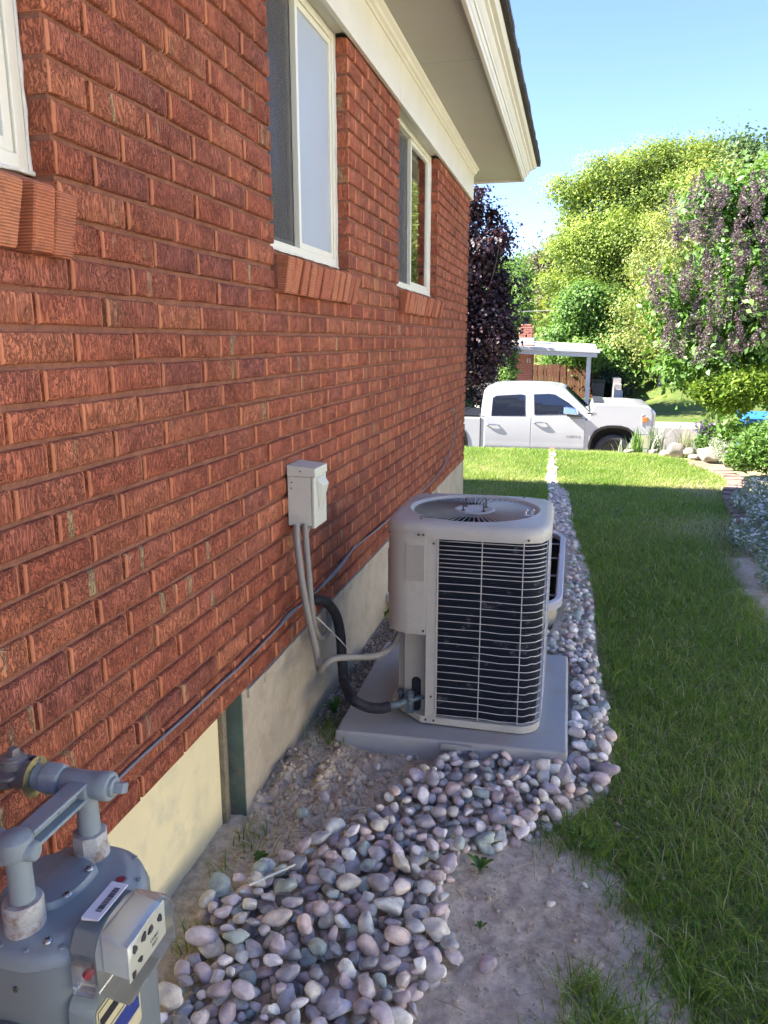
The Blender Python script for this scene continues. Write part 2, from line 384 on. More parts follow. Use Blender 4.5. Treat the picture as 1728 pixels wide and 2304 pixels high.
soil = mixc(nt, .5, soil, ramp(nt, noise(nt, v, 40., 6., .7), [(.38, L(.27, .20, .13)), (.62, L(.72, .60, .43))]))
peb = ramp(nt, noise(nt, v, 140., 2., .5), [(.70, L(0, 0, 0)), (.74, L(1, 1, 1))])
soil = mixc(nt, mth(nt, 'MULTIPLY', peb, .6), soil, L(.42, .38, .33))
tf = ramp(nt, noise(nt, v, 1.1, 5., .6), [(.3, L(.045, .085, .018)), (.5, L(.08, .12, .028)), (.7, L(.16, .15, .05))])
tf = mixc(nt, .45, tf, ramp(nt, noise(nt, coords(nt, 'pos', (9, 3.5, 9)), 3., 6., .75), [(.3, L(.03, .055, .012)), (.7, L(.2, .22, .06))]))
dry = ramp(nt, noise(nt, v, 45., 5., .7), [(.35, L(.09, .10, .03)), (.65, L(.24, .22, .09))])
geo = nt.nodes.new('ShaderNodeSeparateXYZ'); nt.links.new(nt.nodes.new('ShaderNodeNewGeometry').outputs['Position'], geo.inputs[0])
isfar = ramp(nt, mth(nt, 'DIVIDE', geo.outputs[1], 50.), [(.24, L(0, 0, 0)), (.30, L(1, 1, 1))])
tf = mixc(nt, isfar, dry, tf)
hillc = ramp(nt, noise(nt, v, .05, 6., .6), [(.35, L(.10, .13, .05)), (.65, L(.27, .24, .12))])
ishill = ramp(nt, mth(nt, 'DIVIDE', geo.outputs[1], 200.), [(.24, L(0, 0, 0)), (.4, L(1, 1, 1))])
tf = mixc(nt, ishill, tf, hillc)
at = N(nt, 'ShaderNodeAttribute', attribute_name='tone')
nt.links.new(mixc(nt, at.outputs['Fac'], soil, tf), b.inputs['Base Color'])
b.inputs['Roughness'].default_value = .95; b.inputs['Specular IOR Level'].default_value = .15
bump(nt, b, mth(nt, 'ADD', noise(nt, v, 50., 7., .75), mth(nt, 'MULTIPLY', noise(nt, v, 300., 3., .6), .4)), .6, .008)
link('ground', gme, m, kind='structure')

# ------------------------------------------------------------------ street
m, nt, b = newmat('asphalt_street'); v = coords(nt)
c = ramp(nt, noise(nt, v, .6, 6., .6), [(.3, L(.10, .084, .076)), (.7, L(.15, .127, .116))])
c = mixc(nt, .35, c, ramp(nt, noise(nt, v, 70., 3., .6), [(.3, L(.06, .05, .046)), (.7, L(.20, .17, .155))]))
nt.links.new(c, b.inputs['Base Color']); b.inputs['Roughness'].default_value = .9; bump(nt, b, noise(nt, v, 120., 3., .6), .5, .01)
M['asphalt'] = m
M['kerb'] = simple('kerb_concrete', L(.34, .31, .27), .9, .2, 2.5, bmp=.4, bscale=60.)
M['drive'] = simple('driveway_concrete', L(.55, .50, .43), .9, .15, 1.2, bmp=.3, bscale=40.)
MB().box(-160, 160, 15.3, 26.02, -1.31, -1.27).build('street', M['asphalt'], kind='structure')
kb = MB()
prof = [(26.0, -1.35), (26.0, -1.265), (26.32, -1.255), (26.36, -1.15), (26.38, -1.135), (26.52, -1.13), (26.53, -1.35)]
x = -60.
while x < 60:
    kb.prism(prof, 'x', x + .006, x + 2.994); x += 3.
kb.build('kerb', M['kerb'], smooth=50, kind='structure')
MB().box(-8.5, 2.45, 26.53, 36., -1.18, -1.112).build('driveway', M['drive'], kind='structure')

# added unseen drive past the right edge, bouncing sunlight into the shaded yard
bounce_drive = MB(); ys_ = list(np.arange(-14, 9.6, .5))
for a, b_ in zip(ys_[:-1], ys_[1:]): bounce_drive.add([(4.6, a, float(gz(5.2, a)) + .03), (7.6, a, float(gz(5.2, a)) + .03), (7.6, b_, float(gz(5.2, b_)) + .03), (4.6, b_, float(gz(5.2, b_)) + .03)], [(0, 1, 2, 3)])
bounce_drive.build('driveway', M['drive'], smooth=60, kind='structure')

# added unseen house: its pale siding faces the sun and fills the shaded yard
sd = MB(); z = .35
M['siding'] = simple('cream_lap_siding', L(.86, .82, .70), .7, .03, 1.5)
for k in range(14):
    sd.prism([(8.03, z), (7.995, z), (8.012, z + .178), (8.03, z + .178)], 'y', -10., 7.5); z += .175
nb = thing('sun_bounce_house', 'unseen cream sided house added outside the right edge to bounce sunlight', 'house', (12.5, -1., 0.))
part(nb, 'siding', sd, M['siding'])
part(nb, 'walls', MB().box(8.03, 16., -10., 7.5, -.5, 2.8).box(8.005, 8.03, -10., 7.5, -.5, .35), M['drive'])
part(nb, 'roof', MB().prism([(7.6, 2.85), (12., 4.6), (16.6, 2.85), (16.6, 2.7), (12., 4.4), (7.6, 2.7)], 'y', -10.5, 8.), M['shingle'])
for y in (-6., -1.5, 3.5):
    w_ = part(nb, 'window', MB().box(7.97, 8.03, y, y + .06, 1., 2.2).box(7.97, 8.03, y + 1.34, y + 1.4, 1., 2.2).box(7.97, 8.03, y + .06, y + 1.34, 1., 1.06).box(7.97, 8.03, y + .06, y + 1.34, 2.14, 2.2), M['vinyl'])
    part(w_, 'pane', MB().box(7.985, 7.995, y + .06, y + 1.34, 1.06, 2.14), glassy('sun_bounce_house_glass', L(.03, .035, .04), .05))

# ================================================================== river stones
def stone_meshes(n, sub, seed):
    out = []; r = np.random.default_rng(seed)
    for k in range(n):
        bm = bmesh.new(); bmesh.ops.create_icosphere(bm, subdivisions=sub, radius=1.)
        ax = np.array([1., r.uniform(.62, .92), r.uniform(.46, .74)])
        ph = r.uniform(0, 6.28, (5, 3)); fr = r.normal(0, 1.25, (5, 3)); cuts = r.normal(0, 1, (r.integers(3, 8), 3)); cuts /= np.linalg.norm(cuts, axis=1)[:, None]; cd = r.uniform(.56, .90, len(cuts))
        for v in bm.verts:
            p = np.array(v.co); d = 1. + sum(.07 * math.sin(fr[q] @ p * 1.6 + ph[q, 0]) for q in range(5)); p = p * d
            for cn, dd in zip(cuts, cd):
                t = cn @ p
                if t > dd: p = p - cn * (t - dd) * .85
            v.co = p * ax
        me = bpy.data.meshes.new('river_stone'); bm.to_mesh(me); bm.free()
        me.polygons.foreach_set('use_smooth', [True] * len(me.polygons)); out.append(me)
    return out
def stone_material(name, island):
    m, nt, b = newmat(name); g = nt.nodes.new('ShaderNodeNewGeometry')
    rnd = g.outputs['Random Per Island'] if island else N(nt, 'ShaderNodeObjectInfo').outputs['Random']
    cols = [L(.25, .215, .22), L(.33, .27, .25), L(.19, .165, .18), L(.36, .31, .265), L(.20, .215, .20), L(.30, .245, .255), L(.42, .385, .35), L(.15, .145, .155), L(.34, .255, .23), L(.27, .255, .25), L(.235, .18, .185), L(.38, .33, .33)]
    c = ramp(nt, rnd, [(i / len(cols), tuple(q * f for q, f in zip(k[:3], (2.15, 2.26, 2.06))) + (1,)) for i, k in enumerate(cols)], 'CONSTANT')
    vm = nt.nodes.new('ShaderNodeVectorMath'); vm.operation = 'MULTIPLY_ADD'; cb = nt.nodes.new('ShaderNodeCombineXYZ')
    for k in range(3): nt.links.new(mth(nt, 'MULTIPLY', rnd, 11. + 5 * k), cb.inputs[k])
    nt.links.new(g.outputs['Position'], vm.inputs[0]); vm.inputs[1].default_value = (1, 1, 1); nt.links.new(cb.outputs[0], vm.inputs[2]); v = vm.outputs[0]
    c = mixc(nt, 1., c, ramp(nt, noise(nt, v, 24., 5., .6), [(.28, L(.55, .55, .58)), (.72, L(1.4, 1.36, 1.28))]), 'MULTIPLY')
    c = mixc(nt, mth(nt, 'MULTIPLY', ramp(nt, noise(nt, v, 34., 6., .7), [(.6, L(0, 0, 0)), (.72, L(1, 1, 1))]), .45), c, L(.40, .36, .31))
    c = mixc(nt, mth(nt, 'MULTIPLY', ramp(nt, noise(nt, v, 300., 2., .5), [(.62, L(0, 0, 0)), (.7, L(1, 1, 1))]), .3), c, L(.09, .08, .08))
    nt.links.new(c, b.inputs['Base Color']); b.inputs['Roughness'].default_value = .72; b.inputs['Specular IOR Level'].default_value = .3
    bump(nt, b, mth(nt, 'ADD', noise(nt, v, 70., 5., .65), mth(nt, 'MULTIPLY', noise(nt, v, 500., 2., .5), .25)), .35, .006); return m
M['stone'] = stone_material('river_stone', False); M['stone_i'] = stone_material('river_stone_field', True)
SV = stone_meshes(12, 3, 3); SL = stone_meshes(10, 2, 5)
for me in SV: me.materials.append(M['stone'])
P = []
cell = {}
def try_stone(x, y, r, lay, fac):
    k = (int(x // .08), int(y // .08), lay)
    for i in (-1, 0, 1):
        for j in (-1, 0, 1):
            for (a, b2, c2) in cell.get((k[0] + i, k[1] + j, lay), ()):
                if (a - x) ** 2 + (b2 - y) ** 2 < ((c2 + r) * fac) ** 2: return False
    cell.setdefault(k, []).append((x, y, r)); return True
r0 = np.random.default_rng(21)
for lay, fac, tries in ((0, .80, 30000), (1, .84, 32000), (2, .92, 9000)):
    xs = r0.uniform(0, 1.15, tries); ys = np.where(r0.random(tries) < .55, r0.uniform(.9, 3.6, tries), r0.uniform(3.3, 11.2, tries))
    wob = fbm(xs * 9, ys * 9, 2, 5) * .06
    ok = inpoly(xs + wob, ys + wob, STONE_POLY) & ~((xs > .12) & (xs < .985) & (ys > 2.43) & (ys < 3.30)) & ~((xs < .94) & (ys > 3.72) & (ys < 5.52))
    for x, y in zip(xs[ok], ys[ok]):
        r = float(np.clip(r0.lognormal(-3.84, .25), .010, .031))
        if lay == 2 and y > 3.4: continue
        if y > 3.3: r *= .92
        if try_stone(x, y, r, lay, fac): P.append((x, y, r, lay))
for x, y, r in ((.17, 1.98, .024), (.84, 1.36, .026), (.79, 1.55, .022), (.90, 1.28, .017), (1.05, 1.62, .012), (.77, 2.0, .014), (.55, 2.47, .02), (.66, 2.40, .05), (.52, 2.40, .03), (.22, 2.05, .026), (.98, 1.45, .012), (1.02, 1.9, .011), (.93, 1.8, .012), (.86, 1.2, .024), (1.1, 1.32, .014), (.33, 2.3, .02), (.42, 2.42, .014)): P.append((x, y, r, 0))
P = np.array(P)
sz = gz(P[:, 0], P[:, 1]) + P[:, 2] * .38 + P[:, 3] * .025 - .030 * sstep(3.3, 5.5, P[:, 1])
px, py, dz = proj(np.stack([P[:, 0], P[:, 1], sz], -1))
show = np.where((px > 0) & (px < 1728) & (py > 0) & (py < 2304), P[:, 2] / np.maximum(dz, .1), 0) * (1 + .3 * P[:, 3])
order = np.argsort(-show)
bed = MB().add([(x, y, -.04) for x, y in STONE_POLY], [tuple(range(len(STONE_POLY)))]).build('stone_bed', M['dark'], kind='structure')
bed.data.materials.clear(); bed.data.materials.append(M['mortar'])
for i in order[:300]:
    x, y, r, lay = P[i]
    o = bpy.data.objects.new('river_stone', SV[random.randrange(12)]); COL.objects.link(o); o.parent = bed
    o.location = (x, y, sz[i]); o.scale = (r * 1.15, r * 1.15, r * 1.02); o.rotation_euler = (random.gauss(0, .35), random.gauss(0, .35), random.uniform(0, 6.28))
from mathutils import Euler
def joined(meshes, rows, name, parent, mat):
    VV = []; FF = []; off = 0; cache = []
    for me in meshes:
        a = np.empty(len(me.vertices) * 3, np.float32); me.vertices.foreach_get('co', a)
        f = np.empty(len(me.loops), np.int32); me.loops.foreach_get('vertex_index', f); cache.append((a.reshape(-1, 3), f.reshape(-1, 3)))
    for (x, y, z, r, e) in rows:
        a, f = cache[random.randrange(len(cache))]; R3 = np.array(Euler(e).to_matrix())
        VV.append(a @ R3.T * r + (x, y, z)); FF.append(f + off); off += len(a)
    me = fast_mesh(name, np.concatenate(VV), np.concatenate(FF)); me.polygons.foreach_set('use_smooth', [True] * len(me.polygons))
    return link(name, me, mat, parent, kind='stuff')
rows = [(P[i, 0], P[i, 1], sz[i], P[i, 2] * 1.12, (random.gauss(0, .35), random.gauss(0, .35), random.uniform(0, 6.28))) for i in order[300:]]
joined(SL, rows, 'river_stones', bed, M['stone_i'])
# small crushed gravel between the wall and the pad, and crumbs of earth on the heap
SG = stone_meshes(6, 1, 9)
rows = []
for k in range(2600):
    x = random.uniform(.01, .34); y = random.uniform(2.55, 3.75)
    if x > .115 + .05 * (y - 2.5) and y < 3.28: continue
    r = random.uniform(.004, .011); rows.append((x, y, float(gz(x, y)) + r * .6 + random.uniform(0, .012), r, (random.uniform(0, 6), random.uniform(0, 6), random.uniform(0, 6))))
M['gravel'] = simple('crushed_gravel', L(.27, .22, .18), .9, .5, 60., spec=.2)
joined(SG, rows, 'gravel', bed, M['gravel'])
rows = []
for k in range(5500):
    if k < 1000: x = abs(random.gauss(.2, .17)); y = random.gauss(2.15, .2)
    else: x = random.uniform(.05, 1.25); y = random.uniform(.9, 2.4)
    if k >= 1000 and inpoly(np.array([x]), np.array([y]), STONE_POLY)[0] and random.random() < .8: continue
    if .12 < x < .98 and y > 2.43: continue
    r = min(.016, random.lognormvariate(-5.5, .55) * (1.7 if k < 1000 else .7)); rows.append((x, y, float(gz(x, y)) + r * .3, r, (random.uniform(0, 6), random.uniform(0, 6), random.uniform(0, 6))))
M['clod'] = simple('dry_earth_clods', L(.53, .42, .295), .95, .35, 25., spec=.15, bmp=.5, bscale=200.)
joined(SG, rows, 'earth_clods', None, M['clod'])
bpy.data.objects['earth_clods']['label'] = 'crumbled dry earth clods heaped by the grey pad'; bpy.data.objects['earth_clods']['category'] = 'soil'

# ================================================================== grass
def grass_mesh(name, X, Y, h, wd, lean, tone, zoff=None):
    n = len(X); Z = gz(X, Y); r = np.random.default_rng(len(X))
    a = r.uniform(0, 2 * np.pi, n); d = np.stack([np.cos(a), np.sin(a)], 1); s = np.stack([-np.sin(a), np.cos(a)], 1)
    # blades turn partly across the line of sight by chance only
    l = lean * r.uniform(.2, 1.8, n) * h
    base = np.stack([X, Y, Z - .006], 1)
    V = np.zeros((n, 5, 3))
    for k, (t, w) in enumerate(((0, 1.), (0, -1.), (.55, .8), (.55, -.8), (1., 0.))):
        V[:, k, :2] = base[:, :2] + d * (l * t ** 1.8)[:, None] + s * (wd * .5 * w)[:, None]
        V[:, k, 2] = base[:, 2] + h * (t * (1 - .28 * lean * t))
    o = np.arange(n)[:, None] * 5
    T = np.concatenate([o + np.array([[0, 1, 3]]), o + np.array([[0, 3, 2]]), o + np.array([[2, 3, 4]])], 0)
    me = fast_mesh(name, V.reshape(-1, 3), T, np.repeat(tone, 5)); me.polygons.foreach_set('use_smooth', [True] * len(me.polygons)); return me
rg = np.random.default_rng(5)
def scatter(x0, x1, y0, y1, dens):
    n = int((x1 - x0) * (y1 - y0) * dens); return rg.uniform(x0, x1, n), rg.uniform(y0, y1, n)
gx, gy, gh, gw = [], [], [], []
for (x0, x1, y0, y1, dens, hh, ww) in ((.9, 2.3, .9, 3.2, 13000, .050, .0030), (2.3, 3.6, .9, 3.2, 4500, .05, .0045), (.9, 2.6, 3.2, 6.2, 9500, .048, .0036), (.6, 2.7, 6.2, 10.4, 6500, .045, .0046), (-.5, .75, 5.9, 10.4, 5500, .045, .0046), (-4, -.5, 7.3, 10.4, 1500, .045, .007), (-3, 2.6, 10.4, 11.6, 5200, .045, .005)):
    x, y = scatter(x0, x1, y0, y1, dens)
    wob = fbm(x * 7, y * 7, 3, 2) * .16
    ok = inpoly(x + wob, y + wob * .6, LAWN_POLY) | inpoly(x + wob * .3, y, LAWN_LEFT) | (y > 10.4)
    # thin spots: along the flower bed, at the near soil edge
    thin = fbm(x * 2.2, y * 2.2, 3, 8) + .5
    p = np.clip(1.15 - 1.1 * sstep(1.75, 2.2, x) * (1 - sstep(5.8, 7., y)) * sstep(3.2, 4.2, y), .12, 1) * np.clip(.55 + thin, .2, 1)
    ok &= rg.random(len(x)) < p
    x, y = x[ok], y[ok]
    gx.append(x); gy.append(y); gh.append(hh * np.clip(rg.normal(1., .28, len(x)), .4, 1.9) * (.75 + .5 * (fbm(x * 3, y * 3, 3, 14) + .5))); gw.append(np.full(len(x), ww) * rg.uniform(.7, 1.3, len(x)))
# stray tufts on the soil and a fringe over the stones
for (cx, cy, s, n) in ((1.03, 1.35, .05, 260), (1.10, 1.22, .06, 340), (1.12, 1.44, .05, 200), (1.16, 1.1, .07, 300), (1.0, 1.2, .06, 140), (.99, 2.10, .06, 420), (1.06, 2.06, .06, 420), (1.15, 1.86, .05, 300), (1.2, 1.62, .05, 300), (1.18, 1.3, .05, 260), (.13, 2.46, .05, 150), (.06, 1.86, .04, 70), (.09, 2.56, .05, 120), (.02, 1.72, .03, 40), (.93, 2.12, .02, 60), (.05, 1.45, .03, 60), (1.02, 1.53, .035, 260), (1.09, 1.45, .03, 220), (1.0, 1.38, .035, 260), (.97, 1.30, .03, 160), (1.05, 1.42, .02, 160)):
    x = rg.normal(cx, s, n); y = rg.normal(cy, s, n); gx.append(x); gy.append(y); gh.append(rg.uniform(.025, .075, n)); gw.append(rg.uniform(.002, .0038, n))
gx = np.concatenate(gx); gy = np.concatenate(gy); gh = np.concatenate(gh); gw = np.concatenate(gw)
inn = (gx > .005) | (gy > 7.)
gx, gy, gh, gw = gx[inn], gy[inn], gh[inn], gw[inn]
tone = np.clip(rg.normal(.45, .2, len(gx)) + .95 * fbm(gx * 1.6, gy * 1.6, 3, 40), 0, 1)
tone = np.where(rg.random(len(gx)) < .045, .99, tone)
tone = np.clip(tone + .5 * np.exp(-(((gx - 2.2) / .25) ** 2 + ((gy - 8.0) / .45) ** 2)) + .35 * sstep(1.6, 2.1, gx) * sstep(4., 5., gy) * (1 - sstep(6.5, 7.2, gy)), 0, 1)
M['grass'] = leafmat('lawn_grass', [L(.115, .225, .028), L(.17, .30, .040), L(.24, .36, .06), L(.36, .42, .12), L(.58, .53, .34)], .5, .35)
gob = link('grass', grass_mesh('grass', gx, gy, gh, gw, .75, tone), M['grass'], kind='stuff'); tag(gob, 'short green lawn grass beside the river stones', 'grass')
# dry straw lying about
sb = MB()
for k in range(150):
    x = random.uniform(.15, 1.2); y = random.uniform(1.0, 2.45); a = random.uniform(0, 6.28); l = random.uniform(.02, .09); z = float(gz(x, y)) + random.uniform(.003, .008)
    if .1 < x < .98 and y > 2.40: continue
    p0 = Vector((x, y, z)); q = Vector((math.cos(a), math.sin(a), random.uniform(-.05, .15))) * l
    sb.tube([p0, p0 + q * .5 + Vector((0, 0, .003)), p0 + q], .0011, 4)
M['straw'] = simple('dry_straw', L(.36, .28, .18), .8, .2, 20.)
tag(sb.build('dry_straw', M['straw'], kind='stuff'), 'dry straw and twigs lying on the bare soil', 'straw')
# ================================================================== the brick house
ZB, CH, BH = .42, .0664, .0550          # brick base, course height, brick height
YEND, YBACK = 6.74, -3.0
OPEN = [(.20, 1.29), (2.33, 3.16), (4.08, 5.24)]
ZS = ZB + 20 * CH                        # window sill level
ZT = ZB + 33 * CH                        # top of the brickwork
house = thing('brick_house', 'red brick house wall with three windows and deep white eaves on the left', 'house', (0, 0, 0))
# mortar body behind the bricks
mb = MB()
XM0, XM1 = -.13, -.0125
mb.box(XM0, XM1, YBACK, YEND - .004, ZB + .002, ZB + 18 * CH)
cuts = [YBACK] + [q for a, b in OPEN for q in (a, b)] + [YEND - .004]
for i in range(0, len(cuts), 2): mb.box(XM0, XM1, cuts[i] + (.004 if i else 0), cuts[i + 1] - (.004 if i + 1 < len(cuts) - 1 else 0), ZB + 18 * CH, ZT)
for a, b in OPEN: mb.box(XM0, XM1 - .004, a - .004, b + .004, ZB + 18 * CH, ZS - .012)
wall = part(house, 'brick_wall', mb, M['mortar'])
def brick_mesh(l, j):
    """one brick: origin at the middle of its face; x out of the wall, y along it; chamfered arrises with small knocks"""
    r = random.Random(j); h = BH / 2; c = .0042; rd = lambda s=.0012: r.uniform(-s, s)
    ring = lambda x, i, s: [(x, -l / 2 + i + rd(s), -h + i + rd(s)), (x, 0 + rd(s), -h + i + rd(s)), (x, l / 2 - i + rd(s), -h + i + rd(s)), (x, l / 2 - i + rd(s), h - i + rd(s)), (x, 0 + rd(s), h - i + rd(s)), (x, -l / 2 + i + rd(s), h - i + rd(s))]
    V = ring(-.10, 0, .0) + ring(-.0045, 0, .0011) + ring(0, c, .0014)
    Fc = []
    for k in range(2):
        for i in range(6): a = k * 6 + i; b_ = k * 6 + (i + 1) % 6; Fc.append((a, b_, b_ + 6, a + 6))
    Fc += [(12, 13, 16, 17), (13, 14, 15, 16)]
    me = bpy.data.meshes.new('brick'); me.from_pydata(V, [], Fc)
    uv = me.uv_layers.new(name='UVMap')
    for lp in me.loops: co = me.vertices[lp.vertex_index].co; uv.data[lp.index].uv = (co.y / l + .5, co.z / BH + .5)
    me.polygons.foreach_set('use_smooth', [True] * len(me.polygons)); me.set_sharp_from_angle(angle=math.radians(60))
    return me
MOD = .206
rowsB = []
for k in range(33):
    zc = ZB + k * CH + BH / 2 + .005
    segs = [(YBACK, YEND)] if k < 18 else [(cuts[i], cuts[i + 1] if i + 1 < len(cuts) - 1 else YEND) for i in range(0, len(cuts), 2)]
    j0 = 1.198 + (MOD / 2 if k % 2 else 0.)
    for a, b in segs:
        n = math.floor((a - j0) / MOD); carry = None
        while j0 + n * MOD < b:
            y0 = max(j0 + n * MOD + .0060, a); y1 = min(j0 + (n + 1) * MOD - .0060, b); n += 1
            if y1 - y0 < .035 and y0 > a: y1 = y0; rowsB[-1] = ((rowsB[-1][0] - rowsB[-1][2] / 2 + b) / 2, zc, round(b - rowsB[-1][0] + rowsB[-1][2] / 2, 3)); continue
            if y1 - y0 < .035: carry = a; continue
            if carry is not None: y0 = carry; carry = None
            rowsB.append(((y0 + y1) / 2, zc, round(y1 - y0, 3)))
B = np.array(rowsB)
q0 = proj(np.stack([np.zeros(len(B)), B[:, 0] - B[:, 2] / 2, B[:, 1]], -1)); q1 = proj(np.stack([np.zeros(len(B)), B[:, 0] + B[:, 2] / 2, B[:, 1]], -1))
ctr = proj(np.stack([np.zeros(len(B)), B[:, 0], B[:, 1]], -1))
vis = (ctr[2] > .2) & (q1[0] > 0) & (ctr[0] < 1728) & (ctr[1] > 0) & (ctr[1] < 2304)
area = np.where(vis, np.abs(np.clip(q1[0], 0, 1728) - np.clip(q0[0], 0, 1728)) * BH * FPX / np.maximum(ctr[2], .2), 0)
ordB = np.argsort(-area); big = set(ordB[:300].tolist())
cacheB = {}
def bmesh_for(l):
    v = random.randrange(4); key = (round(l, 2) if l < .19 else .196, v)
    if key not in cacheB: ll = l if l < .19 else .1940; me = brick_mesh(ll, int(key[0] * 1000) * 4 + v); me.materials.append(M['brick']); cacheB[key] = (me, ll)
    return cacheB[key]
BV = []; BF = []; BU = []; off = 0
rb = random.Random(4)
for i, (yc, zc, l) in enumerate(rowsB):
    me, ml = bmesh_for(l)
    jx = rb.gauss(0, .0012); jy = rb.gauss(0, .0012) if l > .19 else 0.; jz = rb.gauss(0, .0008); rx = rb.gauss(0, .004)
    if i in big:
        o = bpy.data.objects.new('brick', me); COL.objects.link(o); o.parent = wall
        o.location = (jx, yc + jy, zc + jz); o.rotation_euler = (rx, 0, rb.gauss(0, .003)); o.scale = (1, l / ml, 1)
    else:
        a = np.empty(len(me.vertices) * 3, np.float32); me.vertices.foreach_get('co', a); a = a.reshape(-1, 3).copy()
        a[:, 1] *= l / ml; a[:, 2] += a[:, 1] * rx; a += (jx, yc + jy, zc + jz)
        BV.append(a); BF += [tuple(v + off for v in p.vertices) for p in me.polygons]; off += len(a)
        BU.append(np.array([u.uv[:] for u in me.uv_layers[0].data]))
me = bpy.data.meshes.new('bricks'); me.from_pydata(np.concatenate(BV).tolist(), [], BF)
u = me.uv_layers.new(name='UVMap'); u.data.foreach_set('uv', np.concatenate(BU).astype(np.float32).ravel())
me.polygons.foreach_set('use_smooth', [True] * len(me.polygons)); me.set_sharp_from_angle(angle=math.radians(60))
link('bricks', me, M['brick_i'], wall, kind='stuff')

# sills of bricks on edge
def sill_mesh(w, seed):
    r = random.Random(seed); d = lambda s=.002: r.uniform(-s, s)
    zt = 0.; poly = [(-.11, zt + .004), (.046 + d(), zt - .034 + d()), (.049 + d(), zt - .040 + d()), (.030 + d(), zt - .138 + d()), (.026, zt - .142), (-.11, zt - .137)]
    s = MB().prism(poly, 'y', -w / 2, w / 2); m_ = bpy.data.meshes.new('sill_brick'); m_.from_pydata(s.v, [], s.f)
    bm = bmesh.new(); bm.from_mesh(m_); bmesh.ops.recalc_face_normals(bm, faces=bm.faces); bmesh.ops.bevel(bm, geom=bm.edges[:], offset=.003, segments=1, affect='EDGES'); bm.to_mesh(m_); bm.free()
    m_.materials.append(M['sillbrick']); uv = m_.uv_layers.new(name='UVMap')
    for lp in m_.loops: uv.data[lp.index].uv = (.5, .5)
    return m_
def sill_mat():
    m, nt, b = newmat('combed_sill_brick'); rnd = N(nt, 'ShaderNodeObjectInfo').outputs['Random']; v = coords(nt)
    c = ramp(nt, rnd, [(0, L(.52, .15, .06)), (.35, L(.66, .25, .11)), (.6, L(.42, .11, .05)), (1, L(.62, .20, .08))])
    c = mixc(nt, mth(nt, 'MULTIPLY', ramp(nt, noise(nt, v, 35., 6., .7), [(.5, L(0, 0, 0)), (.7, L(1, 1, 1))]), .5), c, L(.12, .06, .04))
    wv = N(nt, 'ShaderNodeTexWave', wave_type='BANDS', bands_direction='Z'); wv.inputs['Scale'].default_value = 62.; wv.inputs['Distortion'].default_value = 1.2; wv.inputs['Detail'].default_value = 2.; nt.links.new(v, wv.inputs[0])
    c = mixc(nt, mth(nt, 'MULTIPLY', mth(nt, 'SUBTRACT', 1., wv.outputs[1]), .55), c, L(.14, .05, .028))
    nt.links.new(c, b.inputs['Base Color']); b.inputs['Roughness'].default_value = .85
    bump(nt, b, mth(nt, 'ADD', wv.outputs[1], mth(nt, 'MULTIPLY', noise(nt, v, 150., 3., .6), .7)), .8, .002); return m
M['sillbrick'] = sill_mat()
SMs = [sill_mesh(.0545, s) for s in range(6)]
for a, b in OPEN:
    n = round((b - a) / .071); w = (b - a) / n
    sl = part(house, 'window_sill', MB().box(-.115, .006, a + .004, b - .004, ZS - .128, ZS - .028), M['mortar'])
    for i in range(n):
        o = bpy.data.objects.new('sill_brick', SMs[rb.randrange(6)]); COL.objects.link(o); o.parent = sl
        o.location = (rb.gauss(0, .002), a + (i + .5) * w, ZS + rb.gauss(0, .002)); o.rotation_euler = (rb.gauss(0, .03), rb.gauss(0, .02), rb.gauss(0, .02))
